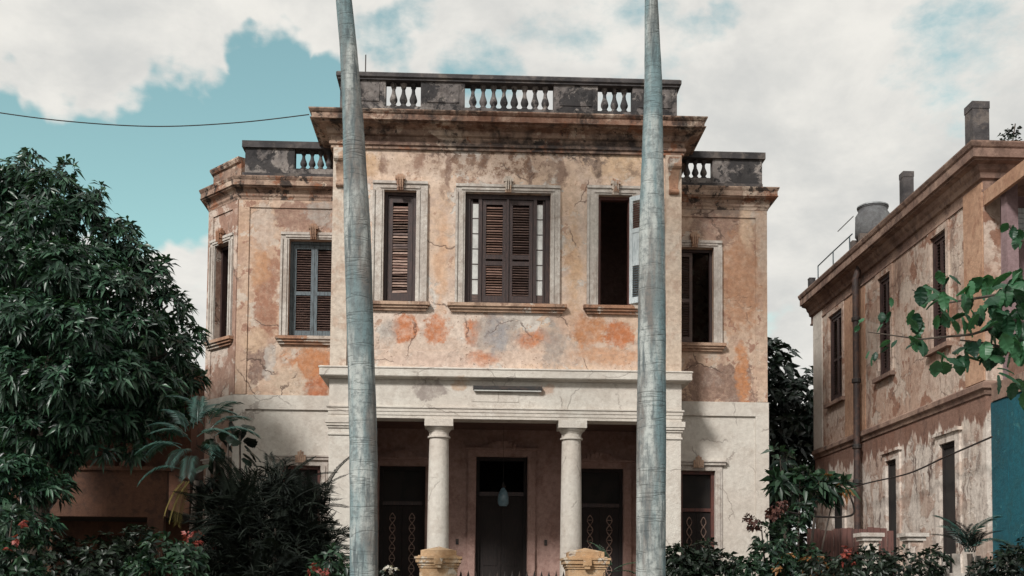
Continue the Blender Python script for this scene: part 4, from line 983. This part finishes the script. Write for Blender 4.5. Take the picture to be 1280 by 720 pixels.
for i in range(190):
    u = random.random(); a = random.uniform(0, 2*math.pi); rr = 1.05*math.sqrt(random.random())
    x = -3.72+rr*1.05*math.cos(a); y = 20.3+rr*.8*math.sin(a); zmax = 3.6-.45*(rr*math.cos(a)*.9)**2-.2*max(0, math.cos(a)*rr-.3)+.25*math.sin(5*a)
    z = random.uniform(.9, zmax-.25)
    el = random.uniform(15, 80) if z > zmax-.9 else random.uniform(-15, 60)
    put('frond', random.choice([arecaB, arecaC]), dk, (x, y, z), 0, None, (random.uniform(-.5, .5), -R(el), a+random.uniform(-1.0, 1.0)), (random.uniform(.8, 1.15),)*3)
dl = lobes_px([(330, 660, 55, 20.3), (285, 650, 34, 20.1), (372, 645, 36, 20.2), (318, 612, 26, 20.4), (352, 606, 22, 20.2), (398, 690, 26, 20.1), (280, 700, 36, 20.0), (345, 715, 70, 20.3), (266, 622, 16, 20.4), (392, 618, 15, 20.3)])
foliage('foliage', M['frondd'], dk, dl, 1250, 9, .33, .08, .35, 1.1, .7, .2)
for i in range(9):
    a = i*.7; x, y = -3.72+.6*math.cos(a), 20.3+.5*math.sin(a); MB().tube([(x*.6-1.49, y, 0), (x, y, 1.5), (x+.1*math.cos(a), y, 2.7)], [.05, .04, .025], 7).build('stem', M['bark'], dk)

def shrub(name, label, cat, base, lobes, n, per, ll, lw, mat, group=None, extra=None, **kw):
    s = empty(name, base, label, cat, group)
    foliage('foliage', mat, s, lobes, n, per, ll, lw, **kw)
    t = MB()
    for l in lobes[:8]: t.tube([base, Vector(base).lerp(Vector(l[:3]), .5)+Vector((.03, 0, .05)), l[:3]], [.035, .025, .012], 6)
    t.build('stems', M['bark'], s)
    if extra:
        for nm, m_, lb, nn, pp, l1, l2 in extra: foliage(nm, m_, s, lb, nn, pp, l1, l2, .3)['kind'] = 'stuff'
    return s
lb = lobes_px([(965, 695, 28, 21), (985, 660, 20, 21.2), (1000, 640, 12, 21.4), (952, 662, 12, 21), (1012, 700, 22, 21), (940, 715, 26, 20.8), (985, 740, 50, 21)])
shrub('flowering_shrub', 'tall loose green shrub with brown seed heads at the mansion corner', 'shrub', (5.9, 21.1, 0), lb, 430, 8, .14, .42, M['shrub'],
      extra=[('seed_heads', M['redbr'], lobes_px([(942, 655, 9, 20.8), (966, 640, 10, 20.8), (978, 632, 8, 20.8), (935, 648, 6, 20.8)]), 60, 8, .07, .6), ('orange_leaves', M['orangel'], lobes_px([(985, 705, 20, 20.6), (1020, 700, 14, 20.6), (1000, 640, 10, 21)]), 14, 5, .13, .5)])
lb = lobes_px([(1000, 600, 14, 22), (1025, 605, 16, 22), (1045, 608, 12, 22), (975, 602, 12, 22), (975, 570, 12, 22.4), (1020, 628, 12, 22)])
shrub('broadleaf_sapling', 'sapling with drooping leaves spreading before the board fence', 'sapling', (6.6, 22.1, 0), lb, 70, 6, .30, .34, M['shrub'], extra=[('yellow_leaves', M['orangel'], lobes_px([(1030, 598, 8, 21.8), (1052, 612, 8, 21.8)]), 5, 4, .2, .4)])
lb = lobes_px([(850, 700, 20, 22), (880, 695, 22, 22), (905, 705, 18, 22), (865, 730, 40, 22)])
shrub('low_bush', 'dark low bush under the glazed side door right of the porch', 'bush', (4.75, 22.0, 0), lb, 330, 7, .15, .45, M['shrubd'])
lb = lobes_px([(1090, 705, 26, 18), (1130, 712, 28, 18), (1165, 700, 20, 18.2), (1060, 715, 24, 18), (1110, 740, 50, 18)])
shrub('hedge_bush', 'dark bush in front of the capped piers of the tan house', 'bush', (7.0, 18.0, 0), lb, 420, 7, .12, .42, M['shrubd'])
lb = lobes_px([(1255, 705, 26, 17.5), (1290, 700, 30, 17.5), (1225, 716, 16, 17.5), (1270, 740, 50, 17.5)])
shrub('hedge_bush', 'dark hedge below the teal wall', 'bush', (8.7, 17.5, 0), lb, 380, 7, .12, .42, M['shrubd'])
lb = lobes_px([(1020, 705, 16, 19.5), (1045, 705, 14, 19.5), (1030, 730, 30, 19.5)])
shrub('croton_bush', 'low bush with orange and red leaves before the board fence', 'bush', (6.5, 19.5, 0), lb, 110, 6, .14, .42, M['shrubd'], extra=[('orange_leaves', M['orangel'], lb, 24, 5, .13, .5), ('red_leaves', M['red'], lobes_px([(1060, 695, 12, 19.3)]), 12, 5, .1, .5)])
lb = lobes_px([(200, 690, 26, 18.5), (230, 700, 26, 18.5), (180, 712, 22, 18.5), (215, 735, 45, 18.5)])
shrub('garden_shrub', 'blue-green leafy shrub below the yellowing frond', 'shrub', (-5.5, 18.5, 0), lb, 190, 7, .16, .42, M['shrub'], extra=[('red_leaves', M['red'], lobes_px([(243, 672, 12, 19.2), (236, 690, 8, 19.2)]), 16, 5, .1, .5)])
lb = lobes_px([(15, 650, 22, 18), (28, 690, 26, 18), (0, 700, 30, 18), (10, 735, 45, 18)])
shrub('red_flower_shrub', 'leafy shrub with bright red flowers at the far left', 'shrub', (-7.9, 18, 0), lb, 230, 7, .16, .42, M['shrub'], extra=[('red_flowers', M['red'], lobes_px([(20, 672, 6, 17.6), (8, 690, 5, 17.6), (30, 655, 4, 17.6)]), 10, 6, .06, .8)])
lb = lobes_px([(130, 705, 40, 20.5), (80, 710, 40, 20.5), (170, 680, 24, 21), (110, 740, 60, 20.5)])
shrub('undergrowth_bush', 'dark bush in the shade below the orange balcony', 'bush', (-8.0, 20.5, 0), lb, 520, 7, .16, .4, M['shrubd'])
lb = lobes_px([(412, 695, 14, 18.6), (428, 705, 12, 18.6), (395, 712, 14, 18.6), (420, 735, 30, 18.6)])
shrub('red_flower_shrub', 'low shrub with dull red flowers beside the leaning palm trunk', 'shrub', (-2.4, 18.6, 0), lb, 70, 6, .15, .42, M['shrub'], extra=[('red_flowers', M['red'], lobes_px([(395, 712, 10, 18.2), (410, 715, 8, 18.2)]), 12, 5, .07, .6)])
lb = lobes_px([(487, 716, 9, 20), (498, 722, 10, 20), (492, 740, 22, 20)])
shrub('white_flower_shrub', 'small plant with white blossom between palm trunk and gate pier', 'shrub', (-1.5, 20, 0), lb, 40, 6, .1, .42, M['shrubd'], extra=[('white_flowers', M['whitef'], lobes_px([(486, 711, 5, 19.8), (495, 714, 3, 19.8)]), 8, 5, .06, .7)])
sp_ = empty('leafy_sprig', (2.9, 20.2, 0), 'slender green sprig reaching past the pointed gate pier', 'plant')
for i, (px, py, el, az) in enumerate([(768, 712, 20, 0), (765, 706, 55, 165), (762, 716, 5, 10), (760, 712, 60, 110)]):
    p = at(px, py, 20.2); put('frond', frond_mesh('frond', M['shrub'], .62, 10, .14, .06, .5, .3, .3, .008, 20+i), sp_, (p.x, 20.2, p.z), 0, None, (0, -R(el), R(az)))
MB().tube([(2.9, 20.2, 0), (2.85, 20.2, 1.0), at(764, 716, 20.2)], [.03, .02, .012], 6).build('stem', M['bark'], sp_)
gp = empty('young_palm', (8.9, 18.3, 0), 'young palm with thin arching fronds before the doorways of the tan house', 'palm')
for i in range(12):
    p = at(1212+random.uniform(-8, 8), 690, 18.3); put('frond', arecaB if i % 3 else arecaA, gp, (p.x, 18.3, p.z), 0, None, (0, -R(random.uniform(20, 75)), i*.9), (.62,)*3)
MB().tube([(8.75, 18.3, 0), at(1212, 692, 18.3)], [.07, .05], 8).build('stem', M['bark'], gp)
rw = empty('roof_weed', (10.6, 20.9, 10.46), 'small weed sprouting on the tan roof beside the corner pedestal', 'plant')
foliage('foliage', M['shrubd'], rw, [(10.52, 20.6, 10.62, .22, .15, .15), (10.68, 20.6, 10.85, .10, .1, .22), (10.55, 20.6, 10.75, .1, .1, .1)], 34, 5, .08, .5, .2)
MB().tube([(10.6, 20.6, 10.45), (10.68, 20.6, 10.95)], .012, 5).build('stem', M['bark'], rw)

# broad-leaved tree reaching in from the right
br = empty('broadleaf_tree', (8.3, 13.4, 0), 'broad-leaved green branch reaching in from the right edge', 'tree')
tr = MB().tube([(8.3, 13.4, 0), (8.25, 13.4, 2.2), (8.1, 13.35, 4.2), (7.9, 13.3, 5.6), (7.8, 13.3, 7)], [.16, .13, .11, .08, .05], 10)
tr.build('trunk', M['bark'], br, smooth=True)
for pts in ([(8.1, 13.35, 4.2), at(1270, 400, 13.2), at(1215, 418, 13.1), at(1150, 424, 13.0), at(1085, 415, 12.9)], [(7.9, 13.3, 5.2), at(1270, 365, 13.2), at(1225, 372, 13.2), at(1175, 380, 13.1), at(1140, 362, 13.1)],
            [(8.2, 13.4, 3.4), at(1275, 440, 13.1), at(1235, 430, 13.2), at(1200, 425, 13.2)], [(7.85, 13.3, 6.2), at(1275, 300, 13.4), at(1262, 282, 13.4)]):
    MB().tube(pts, [.05, .03, .018, .011, .006][:len(pts)], 6).build('limb', M['bark'], br, smooth=True)
def broad_leaf(seed):
    r_ = random.Random(seed); n = 9; m_ = MB(); Lc, mid = [], []
    V = [(0, 0, 0)]; F = []
    for i in range(n+1):
        t_ = i/n; w_ = .34*math.sin(math.pi*min(1, t_*.92+.06))**.8*(1+(.09 if i % 2 else -.10)); x = t_; z = -.35*t_*t_+.05*t_
        V += [(x, 0, z), (x-.03, w_, z-.10+.05*r_.random()), (x-.03, -w_, z-.10+.05*r_.random())]
    for i in range(n):
        a = 1+3*i; F += [(a, a+3, a+4, a+1), (a, a+2, a+5, a+3)]
    me = bpy.data.meshes.new('leaf'); me.from_pydata(V, [], F); a = me.attributes.new('tint', 'FLOAT', 'POINT'); a.data.foreach_set('value', [0.0]*len(V)); me.materials.append(M['bread']); return me
blv = [broad_leaf(i) for i in range(4)]
spots = [(1078, 405, 14, 2), (1094, 440, 18, 2), (1108, 398, 18, 2), (1116, 380, 14, 1), (1118, 428, 16, 2), (1140, 395, 26, 4), (1146, 424, 26, 3), (1160, 360, 28, 4), (1180, 342, 24, 3), (1178, 372, 28, 4), (1172, 392, 26, 3), (1205, 360, 30, 4),
         (1200, 395, 28, 4), (1178, 445, 30, 4), (1200, 440, 32, 4), (1215, 420, 28, 3), (1235, 350, 30, 5), (1240, 380, 32, 6), (1258, 360, 32, 6), (1270, 345, 32, 6), (1245, 405, 32, 6), (1265, 395, 32, 8), (1240, 435, 34, 6), (1260, 420, 34, 7), (1275, 425, 34, 6), (1250, 465, 30, 2), (1266, 285, 20, 4), (1278, 300, 20, 3), (1275, 470, 26, 3), (1222, 385, 28, 3), (1275, 375, 34, 6)]
for (px, py, sz, n) in spots:
    for k in range(int(n*1.25+.5)):
        Y = 13.1+random.uniform(-.45, .5); p = at(px+random.uniform(-9, 9), py+random.uniform(-9, 9), Y); s_ = sz*.84*Y/1350*random.uniform(.8, 1.15)
        put('leaf', random.choice(blv), br, p, 0, (s_, s_, s_), (random.uniform(-.6, .6), R(random.uniform(5, 75)), random.uniform(0, 6.28)))

ph = empty('broadleaf_garden_plant', (-4.5, 20.7, 0), 'dark plant with broad glossy leaves between the small palm and the white wall', 'plant')
phm = []
for q in blv[:2]:
    c_ = q.copy(); c_.materials.clear(); c_.materials.append(M['back']); phm.append(c_)
for i in range(30):
    p = at(random.uniform(255, 312), random.uniform(518, 612), 20.6); s_ = random.uniform(.26, .42)
    put('leaf', random.choice(phm), ph, p, 0, (s_, s_*1.1, s_), (random.uniform(-.5, .5), R(random.uniform(0, 60)), random.uniform(0, 6.28)))
for px in (268, 285, 300):
    MB().tube([(-4.5, 20.7, 0), at(px, 640, 20.65), at(px, 545, 20.6)], [.04, .03, .015], 6).build('stem', M['bark'], ph)

for k in range(110):                     # the rest of that tree's crown, round its trunk
    a_ = random.uniform(0, 6.28); r_ = random.uniform(.25, 1.25); p = Vector((8.15+r_*math.cos(a_), 13.35+r_*math.sin(a_)*.9, random.uniform(4.0, 7.2))); s_ = random.uniform(.24, .36)
    if p.x < 7.0: continue
    put('leaf', random.choice(blv), br, p, 0, (s_, s_, s_), (random.uniform(-.6, .6), R(random.uniform(5, 75)), random.uniform(0, 6.28)))
